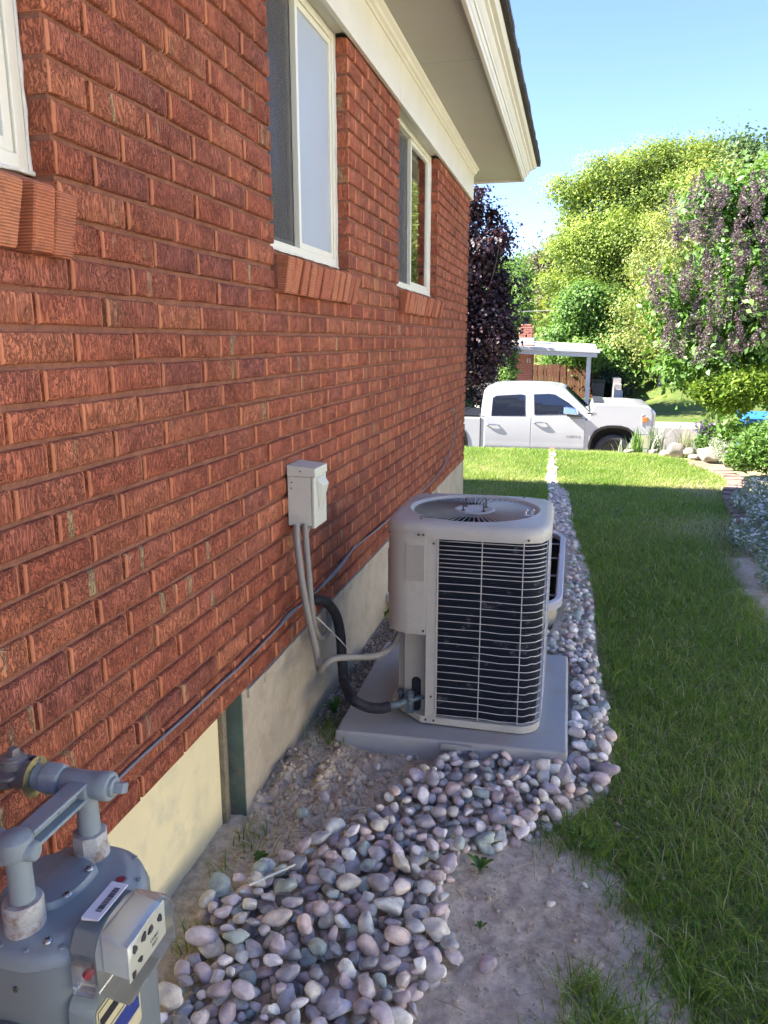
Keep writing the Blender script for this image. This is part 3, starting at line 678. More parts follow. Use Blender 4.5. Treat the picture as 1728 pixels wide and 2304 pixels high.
# windows
for wi, (a, b) in enumerate(OPEN):
    fx0, fx1 = -.115, -.055; zt = ZT + .012; z0 = ZS + .004
    wdw = part(house, 'window', MB().box(fx0, fx1, a + .004, a + .032, z0, zt).box(fx0, fx1, b - .032, b - .004, z0, zt).box(fx0, fx1 + .004, a + .032, b - .032, z0, z0 + .03).box(fx0, fx1, a + .032, b - .032, zt - .03, zt), M['vinyl'], bevel=.003)
    mid = (a + b) / 2 + (0 if wi else .1)
    sa, sb2 = a + .034, b - .034; zz0, zz1 = z0 + .032, zt - .032
    def sash(y0, y1, x0, x1, name):
        t = .022
        return part(wdw, name, MB().box(x0, x1, y0, y0 + t, zz0, zz1).box(x0, x1, y1 - t, y1, zz0, zz1).box(x0, x1, y0 + t, y1 - t, zz0, zz0 + t).box(x0, x1, y0 + t, y1 - t, zz1 - t, zz1), M['vinyl'], bevel=.002)
    sash(sa, mid + .016, -.108, -.088, 'sash'); sash(mid - .016, sb2, -.082, -.060, 'sash')
    part(wdw, 'pane', MB().box(-.0985, -.0965, sa + .020, mid - .004, zz0 + .020, zz1 - .020), M['pane'])
    part(wdw, 'pane', MB().box(-.0725, -.0695, mid + .004, sb2 - .020, zz0 + .020, zz1 - .020), M['frosted'] if wi == 1 else M['pane'])
    # insect screen over the near half, blind behind the far half
    part(wdw, 'insect_screen', MB().box(-.0830, -.0818, sa + .006, mid - .02, zz0 + .002, zz1 - .002), M['screen'] if wi else M['pane'])
    bl = MB()
    z = zz0
    while z < zz1 - .02:
        bl.add([(-.150, mid - .02, z), (-.150, sb2, z), (-.138, sb2, z + .024), (-.138, mid - .02, z + .024)], [(0, 1, 2, 3)]); z += .024
    part(wdw, 'blind', bl, M['blind'])
    part(wdw, 'head_board', MB().box(-.115, -.002, a, b, ZT + .013, ZT + .02), M['trim'])
    # caulk line along the far jamb and sill
    cp = [(-.053 + rb.uniform(-.0008, .0008), b - .004 + rb.uniform(-.0008, .0008), z0 + (zt - z0) * t / 24) for t in range(25)]
    part(wdw, 'caulk_bead', MB().tube(cp, [.0035 + rb.uniform(-.001, .0012) for _ in cp], 6), M['caulk'], smooth=80)
    cp = [(-.050, a + (b - a) * t / 24, z0 + rb.uniform(-.001, .003)) for t in range(25)]
    part(wdw, 'caulk_bead', MB().tube(cp, [.004 + rb.uniform(-.001, .0012) for _ in cp], 6), M['caulk'], smooth=80)
part(house, 'wall_plate', MB().box(-.13, .0035, YBACK, YEND + .02, ZT + .0215, 2.8425), M['trim'])
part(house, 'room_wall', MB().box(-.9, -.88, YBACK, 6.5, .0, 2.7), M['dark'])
# foundation with the boarded-up basement window in it
BW = (.75, 1.97)                          # opening along the wall
fm = MB().box(-.25, -.004, BW[1], 3.86, -.6, ZB + .003).box(-.25, -.004, 5.40, YEND, -.6, ZB + .003).box(-.25, -.004, YBACK, BW[0], -.6, ZB + .003).box(-.25, -.004, 3.86, 5.40, -.6, -.10)
part(house, 'foundation', fm, M['concrete'], bevel=.006)
ed = MB(); yy = 2.0
while yy < 3.9:
    w = rb.uniform(.03, .09); ed.box(-.006, .003 + rb.uniform(0, .004), yy, yy + w, ZB - .028 - rb.uniform(0, .012), ZB + .002); yy += w
part(house, 'mortar_droppings', ed, M['concrete'])
part(house, 'basement_board', MB().box(-.085, -.065, BW[0], BW[1] - .052, -.08, ZB + .001), M['ply'])
part(house, 'window_buck', MB().box(-.10, -.050, BW[1] - .050, BW[1] - .026, -.05, ZB).box(-.10, -.058, BW[1] - .026, BW[1] - .002, -.05, ZB), M['oldwood'], bevel=.002)
part(house, 'painted_jamb', MB().box(-.0575, -.0065, BW[1] - .0065, BW[1] - .0008, -.05, ZB), M['greenpaint'])
# basement window over the window well
bw = part(house, 'window', MB().box(-.10, -.03, 3.87, 3.92, -.08, ZB).box(-.10, -.03, 5.34, 5.39, -.08, ZB).box(-.10, -.03, 3.92, 5.34, -.10, -.03).box(-.10, -.03, 3.92, 5.34, ZB - .05, ZB).box(-.1, -.03, 4.6, 4.66, -.03, ZB - .05), M['vinyl'], bevel=.003)
part(bw, 'pane', MB().box(-.07, -.066, 3.92, 4.6, -.03, ZB - .05), M['pane']); part(bw, 'pane', MB().box(-.07, -.066, 4.66, 5.34, -.03, ZB - .05), M['pane'])
# frieze board, crown moulding, soffit, fascia, roof
YF = 7.28
part(house, 'frieze_board', MB().box(.004, .025, YBACK, 3.985, ZT - .010, 2.80).box(.0045, .0255, 3.988, YEND + .03, ZT - .010, 2.80), M['trim'], bevel=.003)
part(house, 'crown_moulding', MB().prism([(.0245, 2.79), (.032, 2.79), (.034, 2.803), (.046, 2.808), (.050, 2.822), (.066, 2.832), (.068, 2.842), (.0245, 2.842)], 'y', YBACK, YEND + .03), M['trim'], smooth=30)
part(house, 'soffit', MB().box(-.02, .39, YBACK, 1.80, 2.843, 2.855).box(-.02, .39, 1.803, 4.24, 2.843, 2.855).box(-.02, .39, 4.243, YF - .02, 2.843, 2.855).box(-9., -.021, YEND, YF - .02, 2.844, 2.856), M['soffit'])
fprof = [(.385, 2.838), (.387, 2.826), (.404, 2.826), (.406, 2.848), (.412, 2.854), (.418, 2.872), (.424, 2.872), (.428, 2.884), (.436, 2.892), (.448, 2.918), (.462, 2.924), (.464, 2.936), (.486, 2.940), (.492, 2.952), (.50, 2.968), (.385, 2.968)]
fa = MB().loft([[(x, YBACK, z) for x, z in fprof], [(x, YF - .39 + x - .0, z) for x, z in fprof]])
fr = [(x, z) for x, z in fprof]
fa.loft([[(x, YF - .39 + x, z) for x, z in fprof], [(-9., YF - .39 + x, z) for x, z in fprof]])
part(house, 'fascia', fa, M['trim'], smooth=25)
RZ = 2.97; EX = .53; EY = YF + .14; RX = -4.5; RH = RZ + (EX - RX) * .34; RY = EY - (EX - RX)
rf = MB().add([(EX, -12, RZ), (EX, EY, RZ), (RX, RY, RH), (RX, -12, RH), (-9.5, EY, RZ), (-9.5, -12, RZ),
               (EX, -12, RZ + .03), (EX, EY, RZ + .03), (RX, RY, RH + .03), (RX, -12, RH + .03), (-9.5, EY, RZ + .03), (-9.5, -12, RZ + .03)],
              [(0, 1, 2, 3), (1, 4, 2), (4, 5, 3, 2), (6, 7, 8, 9), (7, 10, 8), (10, 11, 9, 8), (0, 1, 7, 6), (1, 4, 10, 7), (4, 5, 11, 10), (0, 3, 9, 6), (3, 5, 11, 9)])
roof = part(house, 'roof', rf, M['shingle'])
stp = MB(); y = -3.
while y < EY - .1:
    w = .14 + rb.uniform(-.03, .03); stp.box(.44, EX + rb.uniform(.002, .009), y, y + w - .006, RZ + .004 + rb.uniform(0, .006), RZ + .030 + rb.uniform(0, .004)); y += w
part(roof, 'shingle_edge', stp, M['shingle'])
part(house, 'outer_walls', MB().box(-8.9, -8.75, YBACK, YEND, -.5, 2.85).box(-8.75, -.135, YEND - .13, YEND - .006, -.5, 2.85).box(-8.75, -.25, YBACK - .2, YBACK - .01, -.5, 2.85), M['mortar'])
# ================================================================== air-conditioning unit and its pad
M['acpaint'] = simple('tan_enamel', L(.47, .445, .37), .42, .07, 5., bmp=.06, bscale=90., col2=L(.41, .38, .31))
M['acpanel'] = simple('tan_enamel_lower', L(.36, .33, .265), .5, .08, 6., bmp=.06, bscale=90.)
M['pad'] = simple('grey_plastic_pad', L(.36, .36, .335), .6, .08, 3., bmp=.15, bscale=200., col2=L(.36, .30, .235))
M['coil'] = simple('coil_fins', L(.008, .009, .012), .55, .4, 12.)
m = M['coil']; nt = m.node_tree; b = nt.nodes['Principled BSDF']
v = coords(nt, 'pos', (1, 1, 1))
lint = ramp(nt, noise(nt, coords(nt, 'pos', (9, 9, 12)), 1.6, 5., .65), [(.60, L(0, 0, 0)), (.70, L(1, 1, 1))])
fin = N(nt, 'ShaderNodeTexWave', wave_type='BANDS', bands_direction='Z'); fin.inputs['Scale'].default_value = 45.; fin.inputs['Distortion'].default_value = .3; nt.links.new(v, fin.inputs[0])
c = mixc(nt, fin.outputs[1], L(.006, .008, .012), L(.024, .028, .038))
c = mixc(nt, mth(nt, 'MULTIPLY', lint, .5), c, L(.20, .20, .21)); nt.links.new(c, b.inputs['Base Color'])
bump(nt, b, fin.outputs[1], .5, .003); b.inputs['Specular IOR Level'].default_value = .08
M['wire'] = simple('galvanised_wire', L(.60, .57, .53), .4, .12, 30., metal=.35)
M['screw'] = simple('screw_head', L(.10, .09, .08), .45, .2, 60., metal=.6)
M['rubber'] = simple('black_pipe_insulation', L(.014, .014, .018), .75, .3, 20., bmp=.4, bscale=120., col2=L(.035, .033, .032))
M['valve'] = simple('painted_valve', L(.12, .15, .155), .5, .25, 30., metal=.3)
X0, X1, Y0, Y1 = .300, .862, 2.530, 3.095
pad = thing('equipment_pad', 'grey plastic equipment pad under the air conditioner, chipped along its front edge', 'pad', (.54, 2.86, 0))
pp = [(.142, 2.425), (.962, 2.445), (.955, 3.285), (.128, 3.27)]
pm = MB().loft([[(x + (-.012 if x < .5 else .012), y + (-.014 if y < 2.9 else .014), -.02) for x, y in pp], [(x, y, z) for (x, y), z in zip(pp, (.078, .088, .094, .088))]])
part(pad, 'slab', pm, M['pad'], bevel=.010, seg=3)
part(pad, 'moulded_tab', MB().box(.53, .645, 2.4195, 2.4285, .052, .0795), M['pad'], bevel=.002)
ac = thing('air_conditioner', 'square tan central air conditioner with wire guarded coil and round fan grille on top', 'air conditioner', (.58, 2.81, .09))
zb, zt = .100, .800
# base pan, with its cut corner where the valves are
lp = [p for p in rrect(X0, X1, Y0, Y1, .085, 7)]
nn = len(lp)
lpc = lp[:nn - 8] + [(X0, 2.66), (.355, 2.60), (.435, Y0 + .001)]
part(ac, 'base_pan', MB().loft([[(x, y, .090) for x, y in lpc], [(x, y, .118) for x, y in lpc]]), M['acpaint'], bevel=.004)
# coil inside
cl = [(.47, Y0 + .018)] + [p for p in rrect(X0 + .018, X1 - .018, Y0 + .018, Y1 - .018, .07, 6) if p[0] > .47 or p[1] > 2.72] + [(X0 + .018, 2.72), (.47, 2.72)]
part(ac, 'coil', MB().loft([[(x, y, .119) for x, y in cl], [(x, y, zt - .002) for x, y in cl]], True, True), M['coil'], smooth=40)
# corner post and service panels
part(ac, 'corner_post', MB().box(.452, .4885, Y0 - .001, Y0 + .03, .1185, .802).box(.4885, .492, Y0 + .002, Y0 + .02, .1185, .8), M['acpaint'], bevel=.003)
spz = .435
arc = [(.4515, Y0 - .004)] + [(X0 + .095 - .098 * math.sin(t), Y0 + .095 - .098 * math.cos(t)) for t in np.linspace(0, math.pi / 2, 9)] + [(X0 - .003, 2.80)]
def wallstrip(pts, z0, z1, th):
    inner = []
    for i, (x, y) in enumerate(pts):
        a = pts[max(i - 1, 0)]; c_ = pts[min(i + 1, len(pts) - 1)]; d = Vector((c_[0] - a[0], c_[1] - a[1])).normalized(); inner.append((x + d.y * th, y - d.x * th))
    ring = pts + inner[::-1]
    return MB().loft([[(x, y, z0) for x, y in ring], [(x, y, z1) for x, y in ring]])
part(ac, 'service_panel', wallstrip(arc, spz, .801, .012), M['acpaint'], smooth=35, bevel=.002)
part(ac, 'rating_label', MB().box(.378, .444, Y0 - .0056, Y0 - .0042, .635, .765), M['acpanel'])
part(ac, 'lower_panel', MB().box(.372, .4515, Y0 + .040, Y0 + .052, .1185, spz).box(.338, .372, 2.600, 2.612, .1185, spz).box(.366, .374, Y0 + .04, 2.612, .1185, spz).box(.3385, .346, 2.612, 2.80, .1185, spz), M['acpanel'], bevel=.002)
part(ac, 'panel_underside', MB().add([(x, y, spz + .002) for x, y in arc] + [(.47, 2.80, spz + .002), (.47, Y0, spz + .002)], [tuple(range(len(arc) + 2))]), M['acpanel'])
part(ac, 'pipe_cutout', MB().prism([(.412 + .018 * math.cos(t), .185 + (.05 if math.sin(t) > 0 else -.05) + .018 * math.sin(t)) for t in np.linspace(0, 2 * math.pi, 20)[:-1]], 'y', Y0 + .0385, Y0 + .0396), M['dark'])
# side and rear wire guard, one wire at a time
gp = [(.490, Y0 - .001)] + [p for p in rrect(X0, X1 + .002, Y0 - .001, Y1, .087, 8) if p[0] > .6]
gp = [gp[0], (.56, Y0 - .001), (.645, Y0 - .001), (.72, Y0 - .001)] + [p for p in gp[1:] if p[0] > .76] + [(.60, Y1), (X0 + .09, Y1), (X0 + .02, Y1 - .02), (X0, Y1 - .09), (X0, 2.81)]
WV = []
for vv in range(4):
    r = random.Random(vv); pts = []
    for i, (x, y) in enumerate(gp): pts.append((x - .58, y - 2.81, (0 if vv == 0 else r.gauss(0, .0006 if vv < 3 else .0016)) if 0 < i < len(gp) - 1 else 0))
    s = MB().tube(curve(pts, 2), .00165, 5); me = bpy.data.meshes.new('guard_wire'); me.from_pydata(s.v, [], s.f); me.polygons.foreach_set('use_smooth', [True] * len(me.polygons)); me.materials.append(M['wire']); WV.append(me)
guard = part(ac, 'coil_guard', MB().tube([(.491, Y0 - .0025, .125), (.491, Y0 - .0025, .797)], .0019, 6).tube([(.645, Y0 - .0035, .125), (.645, Y0 - .0035, .797)], .0019, 6).tube([(.785, Y0 - .0025, .125), (.785, Y0 - .0025, .797)], .0019, 6).tube([(.858, 2.66, .125), (.858, 2.66, .797)], .0019, 6).tube([(.866, 2.81, .125), (.866, 2.81, .797)], .0019, 6).tube([(.866, 2.96, .125), (.866, 2.96, .797)], .0019, 6), M['wire'], smooth=60)
zs = list(np.linspace(.785, .660, 9)) + list(np.linspace(.660, .132, 20))[1:]
for i, z in enumerate(zs):
    o = bpy.data.objects.new('guard_wire', WV[0 if i < 9 else random.choice((1, 2, 2, 3)) if i > 14 else 1]); COL.objects.link(o); o.parent = guard; o.location = (0, 0, z - .09)
# top cover with fan opening
def ringloop(r, z, n): return [(.581 + r * math.cos(2 * math.pi * k / n), 2.812 + r * math.sin(2 * math.pi * k / n), z) for k in range(n)]
nseg = 32
sq = []
for k in range(nseg):
    t = 2 * math.pi * k / nseg; c_, s_ = math.cos(t), math.sin(t); e = 6.5
    rr = 1. / ((abs(c_) ** e + abs(s_) ** e) ** (1 / e)); sq.append((c_ * rr, s_ * rr))
def sql(h, z): return [(.581 + x * h, 2.812 + y * h, z) for x, y in sq]
cover = MB().loft([sql(.281, .792), sql(.2905, .793), sql(.291, .812), sql(.288, .830), sql(.280, .841), sql(.262, .8455), ringloop(.250, .8462, nseg), ringloop(.246, .8485, nseg), ringloop(.242, .8488, nseg), ringloop(.238, .8465, nseg), ringloop(.233, .843, nseg), ringloop(.228, .838, nseg), ringloop(.224, .80, nseg)], False, False)
top = part(ac, 'top_cover', cover, M['acpaint'], smooth=50)
part(ac, 'fan_shroud', MB().lathe([(.2235, .82), (.2235, .60), (.001, .60)], (.581, 2.812, 0), n=32, cap=False), M['coil'], smooth=40)
hubz = .843
part(top, 'guard_hub', MB().lathe([(.078, hubz - .016), (.078, hubz - .004), (.074, hubz), (.066, hubz + .001), (.062, hubz - .001), (.02, hubz + .001), (.0001, hubz + .001)], (.581, 2.812, 0), n=40), M['acpaint'], smooth=40)
fs = MB(); fs.loft([[(.072, -.0006, -.002), (.072, .0008, .003), (.072, .0018, .003), (.072, .0004, -.002)], [(.228, -.0018, -.003), (.228, .0014, .003), (.228, .0028, .003), (.228, -.0004, -.003)]])
fme = bpy.data.meshes.new('guard_fin'); fme.from_pydata(fs.v, [], fs.f); fme.materials.append(M['acpaint'])
for k in range(60):
    o = bpy.data.objects.new('guard_fin', fme); COL.objects.link(o); o.parent = top; o.location = (.581 - .58, 2.812 - 2.81, .838 - .09); o.rotation_euler = (0, 0, 2 * math.pi * k / 60)
for (dx, dy) in ((-.038, -.038), (.038, -.038), (.038, .038), (-.038, .038)):
    part(top, 'hub_bolt', MB().lathe([(.0075, 0), (.0075, .003), (.0028, .004), (.0028, .034), (.0001, .035)], (.581 + dx, 2.812 + dy, hubz), n=8), M['screw'], smooth=40)
for (x, y, z, ax) in ((.317, Y0 - .0, .806, (0, -1, 0)), (.442, Y0 - .0118, .806, (0, -1, 0)), (.425, Y0 - .0118, .806, (0, -1, 0)), (.800, Y0 - .005, .806, (.3, -1, 0)), (.443, Y0 - .0045, spz + .016, (0, -1, 0)), (.476, Y0 - .0015, .775, (0, -1, 0)), (.474, Y0 - .0015, .20, (0, -1, 0)), (.455, Y0 - .0005, .106, (0, -1, 0)), (.485, Y0 - .0005, .106, (0, -1, 0)),
                   (.42, 2.585, .846, (0, 0, 1)), (.75, 3.05, .8455, (0, 0, 1)), (.37, 3.04, .8455, (0, 0, 1))):
    part(ac, 'screw', MB().lathe([(.0045, 0), (.0042, .0025), (.001, .0035)], (x, y, z), ax, 8), M['screw'], smooth=50)
clip = MB().tube([(.775, 2.735, .842), (.775, 2.735, .862), (.782, 2.733, .866)], .0045, 6).tube([(.797, 2.742, .842), (.797, 2.742, .860), (.804, 2.740, .866)], .0045, 6).box(.768, .806, 2.728, 2.746, .838, .846)
part(top, 'loose_clips', clip, M['wire'], smooth=40)
part(top, 'green_wire', MB().tube(curve([(.41, 2.615, .8475), (.44, 2.60, .851), (.47, 2.60, .848), (.50, 2.585, .848)], 5), .0018, 5), simple('green_wire', L(.12, .17, .13), .5, .1, 10.), smooth=60)
# service valves
vl = part(ac, 'service_valve', MB().lathe([(.014, 0), (.014, .05), (.018, .052), (.018, .064), (.011, .066), (.011, .07)], (.392, 2.548, .135), (0, 0, 1), 8).lathe([(.010, 0), (.010, .075)], (.392, 2.548, .165), (.55, .35, .10), 10).lathe([(.013, 0), (.013, .012), (.008, .014), (.008, .02)], (.392, 2.546, .168), (.4, -1, 0), 6).box(.378, .406, 2.536, 2.560, .12, .172), M['valve'], smooth=35)
part(ac, 'service_valve', MB().lathe([(.010, 0), (.010, .03), (.014, .032), (.014, .042), (.001, .043)], (.352, 2.575, .15), (0, 0, 1), 8).lathe([(.0065, 0), (.0065, .05)], (.352, 2.575, .165), (.3, 1, 0), 8), M['valve'], smooth=35)
part(ac, 'valve_pipe', MB().tube(curve([(.392, 2.548, .168), (.365, 2.535, .160), tuple(ony(892, 1585, 2.515)), tuple(ony(868, 1591, 2.498))], 5), [.013] * 5 + [.0145] * 11, 10), M['valve'], smooth=60)
# ------------------------------------------------------------------ refrigerant line, conduits, disconnect box, cables
def path(pts): return curve([onx(a, b_, x) for a, b_, x in pts], 6)
il = MB().tube(path([(695, 1352, .0), (712, 1350, .03), (735, 1356, .055), (756, 1385, .075), (766, 1430, .088), (770, 1490, .10), (774, 1535, .122)]) [:-1] + curve([onx(774, 1535, .122), ony(792, 1571, 2.455), ony(822, 1589, 2.462), ony(852, 1594, 2.482), ony(876, 1590, 2.505)], 6), .0195, 12)
tag(il.build('insulated_pipe', M['rubber'], smooth=60), 'black foam insulated refrigerant pipe bending from the wall to the air conditioner', 'pipe')
M['conduit'] = simple('grey_flexible_conduit', L(.25, .23, .19), .6, .12, 14., bmp=.1, bscale=200.)
ca = MB().tube(path([(667, 1180, .050), (668, 1215, .055), (678, 1300, .075), (694, 1390, .095), (710, 1460, .11), (718, 1503, .115), (722, 1508, .13), (732, 1494, .15), (752, 1482, .175), (790, 1479, .22), (835, 1477, .27), (868, 1466, .305), (893, 1440, .33), (905, 1405, .35)]), .0115, 10)
tag(ca.build('conduit', M['conduit'], smooth=60), 'grey flexible conduit from the disconnect box sweeping over the pad to the air conditioner', 'conduit')
cbp = MB().tube(path([(686, 1178, .060), (688, 1215, .065), (695, 1300, .075), (702, 1380, .085), (710, 1420, .08), (724, 1436, .06), (738, 1420, .035), (741, 1385, .02), (738, 1365, .0)]), .0115, 10)
tag(cbp.build('conduit', M['conduit'], smooth=60), 'grey flexible conduit hooking back up into the wall behind the black pipe', 'conduit')
M['cable'] = simple('grey_cable', L(.20, .19, .185), .5, .15, 20.)
CB = [(240, 1778), (330, 1692), (430, 1602), (500, 1536), (540, 1500), (566, 1474), (592, 1449), (630, 1405), (656, 1376), (690, 1352), (735, 1305), (765, 1272), (795, 1235), (850, 1190), (900, 1147), (950, 1105), (985, 1068), (1005, 1035), (1018, 1000), (1024, 960), (1026, 930), (1018, 922), (1011, 926)]
pts = [onx(a, b_, .0075) for a, b_ in CB]
cab = MB().tube(curve(pts, 4), .0042, 6)
tag(cab.build('wall_cable', M['cable'], smooth=60), 'thin grey cable sagging along the brick wall up to the far corner', 'cable')
pts = [onx(a, b_, .012) for a, b_ in ((565, 1476), (600, 1440), (660, 1378), (700, 1342), (760, 1284), (800, 1226))]
tag(MB().tube(curve(pts, 5), .0038, 6).build('wall_cable', M['cable'], smooth=60), 'second grey cable running doubled beside the wall cable behind the conduits', 'cable')
pts = path([(712, 1388, .09), (735, 1410, .12), (765, 1440, .15), (800, 1476, .19), (835, 1484, .24), (868, 1470, .29), (905, 1428, .345)])
tag(MB().tube(pts, .0018, 5).build('control_wire', M['wire'], smooth=60), 'thin pale control wire drooping from the conduit to the air conditioner', 'wire')
M['boxpaint'] = simple('pale_grey_enamel', L(.60, .60, .48), .4, .05, 5., bmp=.05, bscale=60.)
bxY0, bxY1, bxX = 2.375, 2.50, .098
bz0, bz1 = .842, 1.052
db = thing('disconnect_box', 'pale grey electrical disconnect box mounted on the brick wall', 'electrical box', (0, 2.44, .84))
part(db, 'case', MB().box(.002, bxX - .012, bxY0, bxY1, bz0 + .006, bz1 - .035), M['boxpaint'], bevel=.003)
part(db, 'hood', MB().prism([(.002, bz1 - .0345), (bxX + .004, bz1 - .0345), (bxX + .004, bz1 - .006), (.002, bz1 + .004)], 'y', bxY0 - .003, bxY1 + .003), M['boxpaint'], bevel=.003)
dr = part(db, 'door', MB().box(bxX - .011, bxX, bxY0 - .002, bxY1 + .002, bz0, bz1 - .036), M['boxpaint'], bevel=.003)
yc = (bxY0 + bxY1) / 2
part(dr, 'door_bulge', MB().loft([[(bxX, yc - .042, bz1 - .040), (bxX, yc + .042, bz1 - .040), (bxX, yc + .026, bz0 + .05), (bxX, yc - .026, bz0 + .05)], [(bxX + .022, yc - .030, bz1 - .066), (bxX + .022, yc + .030, bz1 - .066), (bxX + .003, yc + .018, bz0 + .07), (bxX + .003, yc - .018, bz0 + .07)]]), M['boxpaint'], bevel=.004)
for xk in (.045, .068): part(db, 'knockout', MB().lathe([(.015, 0), (.015, .0012), (.011, .0016)], (xk, bxY0, bz0 + .04), (0, -1, 0), 20), M['boxpaint'], smooth=30)
part(db, 'conduit_fitting', MB().lathe([(.019, 0), (.019, -.012), (.016, -.014), (.016, -.022)], (.052, 2.405, bz0 + .004), n=12), M['conduit'], smooth=30)
part(db, 'conduit_fitting', MB().lathe([(.019, 0), (.019, -.012), (.016, -.014), (.016, -.022)], (.060, 2.455, bz0 + .004), n=12), M['conduit'], smooth=30)
for (x, z) in ((.05, bz1 - .016), (.018, bz1 - .055), (.016, bz1 - .075)): part(db, 'screw', MB().lathe([(.003, 0), (.002, .002)], (x, bxY0 - .0005 - (.003 if z > bz1 - .03 else 0), z), (0, -1, 0), 8), M['screw'])
# ------------------------------------------------------------------ window well
M['wellmetal'] = simple('galvanised_well_rim', L(.50, .47, .48), .45, .08, 6., metal=.2)
M['wellwall'] = simple('tan_well_wall', L(.45, .40, .27), .7, .12, 5., bmp=.2, bscale=50.)
M['rust'] = simple('rusty_grate', L(.30, .25, .23), .7, .3, 40., bmp=.3, bscale=160.)
well = thing('window_well', 'tan window well with a wide grey rim and barred grate behind the air conditioner', 'window well', (.46, 4.63, 0))
def wl(ins, z):
    pts = [(-.003, WELL[2] + ins), (WELL[1] - .2, WELL[2] + ins)] + [(WELL[1] - .2 + (.2 - ins) * math.sin(t), WELL[2] + .2 - (.2 - ins) * math.cos(t)) for t in np.linspace(.15, math.pi / 2, 6)]
    pts += [(WELL[1] - .2 + (.2 - ins) * math.cos(t), WELL[3] - .2 + (.2 - ins) * math.sin(t)) for t in np.linspace(0, math.pi / 2 - .15, 6)] + [(WELL[1] - .2, WELL[3] - ins), (-.003, WELL[3] - ins)]
    return [(x, y, z) for x, y in pts]
ribs = []
for k in range(14): ribs.append(wl(.022 + (.012 if k % 2 else 0), .10 - k * .05))
wo = MB().loft(ribs, False, False, False); part(well, 'well_wall', wo, M['wellwall'], smooth=30)
part(well, 'well_lining', MB().loft([wl(.026 + (.012 if k % 2 else 0), .10 - k * .05) for k in range(14)], False, False, False), M['rubber'], smooth=30)
part(well, 'rim', MB().loft([wl(.012, .085), wl(0, .09), wl(.0, .128), wl(.006, .134), wl(.030, .134), wl(.036, .128), wl(.036, .10)], False, False, False), M['wellmetal'], smooth=40)
part(well, 'well_floor', MB().add([(x, y, -.5) for x, y, z in wl(.04, 0)], [tuple(range(len(wl(0, 0))))]), M['dark'])
gbm = MB().box(-.007, .007, -.78, .78, -.004, .004); gme_ = bpy.data.meshes.new('grate_bar'); gme_.from_pydata(gbm.v, [], gbm.f); gme_.materials.append(M['rust'])
for xg in np.linspace(.10, .82, 6):
    o = bpy.data.objects.new('grate_bar', gme_); COL.objects.link(o); o.parent = well; o.location = (xg - .46, 0, .112)
gcm = MB().box(-.43, .43, -.007, .007, -.004, .004); gme_ = bpy.data.meshes.new('grate_crossbar'); gme_.from_pydata(gcm.v, [], gcm.f); gme_.materials.append(M['rust'])
for yg in (-.55, -.18, .2, .56):
    o = bpy.data.objects.new('grate_crossbar', gme_); COL.objects.link(o); o.parent = well; o.location = (-.01, yg, .103)
# white plastic lath on the stones, bent stick
a_, b_ = onz(560, 1992, .07), onz(668, 1944, .07)
tag(MB().tube([a_, b_], .0035, 6).build('plastic_stake', M['vinyl']), 'thin white plastic stake lying across the river stones near the cream board', 'stake')
tag(MB().tube(curve([onz(912, 2248, .03), onz(928, 2275, .04), onz(945, 2298, .03)], 5), .0032, 6).build('stick', M['straw'], smooth=60), 'short bent pale stick lying at the edge of the river stones', 'stick')
# weeds
M['weed'] = leafmat('broad_weed_leaf', [L(.05, .12, .02), L(.09, .19, .03), L(.13, .24, .05)], .35, .3)
def weed(px_, py_, n, ln, wd, label, spread=.6, up=1., z=.0):
    c0 = onz(px_, py_, z); c0[2] = gz(c0[0], c0[1]); s = MB(); r = random.Random(int(px_))
    for k in range(n):
        a = 2 * math.pi * k / n + r.uniform(-.4, .4); l = ln * r.uniform(.7, 1.15); d = Vector((math.cos(a), math.sin(a), 0)); w = Vector((-math.sin(a), math.cos(a), 0)); loops = []
        for t, ww in ((0, .25), (.3, .7), (.6, 1.), (.85, .75), (1, .05)):
            c_ = Vector(c0) + d * (l * spread * t ** 1.2) + Vector((0, 0, l * up * (t - .45 * t * t) + .004)); loops.append([tuple(c_ - w * wd * ww + Vector((0, 0, wd * .35 * ww))), tuple(c_), tuple(c_ + w * wd * ww + Vector((0, 0, wd * .35 * ww)))])
        s.loft(loops, False, False, False)
    o = s.build('weed', M['weed'], smooth=80); a = o.data.attributes.new('tone', 'FLOAT', 'POINT'); a.data.foreach_set('value', [r.random() for _ in o.data.vertices])
    return tag(o, label, 'weed', 'weeds in the soil')
weed(1080, 1965, 8, .062, .0075, 'leafy green weed standing alone in the bare soil right of the stones')
weed(1080, 2095, 5, .030, .004, 'tiny green seedling in the bare soil below the leafy weed')
weed(752, 1612, 7, .085, .013, 'broad leaved weed between the foundation and the corner of the pad', .5, 1.3)
weed(866, 1392, 7, .08, .012, 'green weed by the wall under the window well behind the air conditioner', .5, 1.1)
weed(585, 1935, 8, .03, .008, 'low weed rosette below the green painted jamb', .9, .4)
weed(1298, 1895, 6, .055, .006, 'thin leaved weed at the corner of the lawn by the bare soil', .6, 1.)
weed(1336, 1925, 6, .05, .006, 'pale weed just inside the lawn edge near the bare soil', .6, 1.)
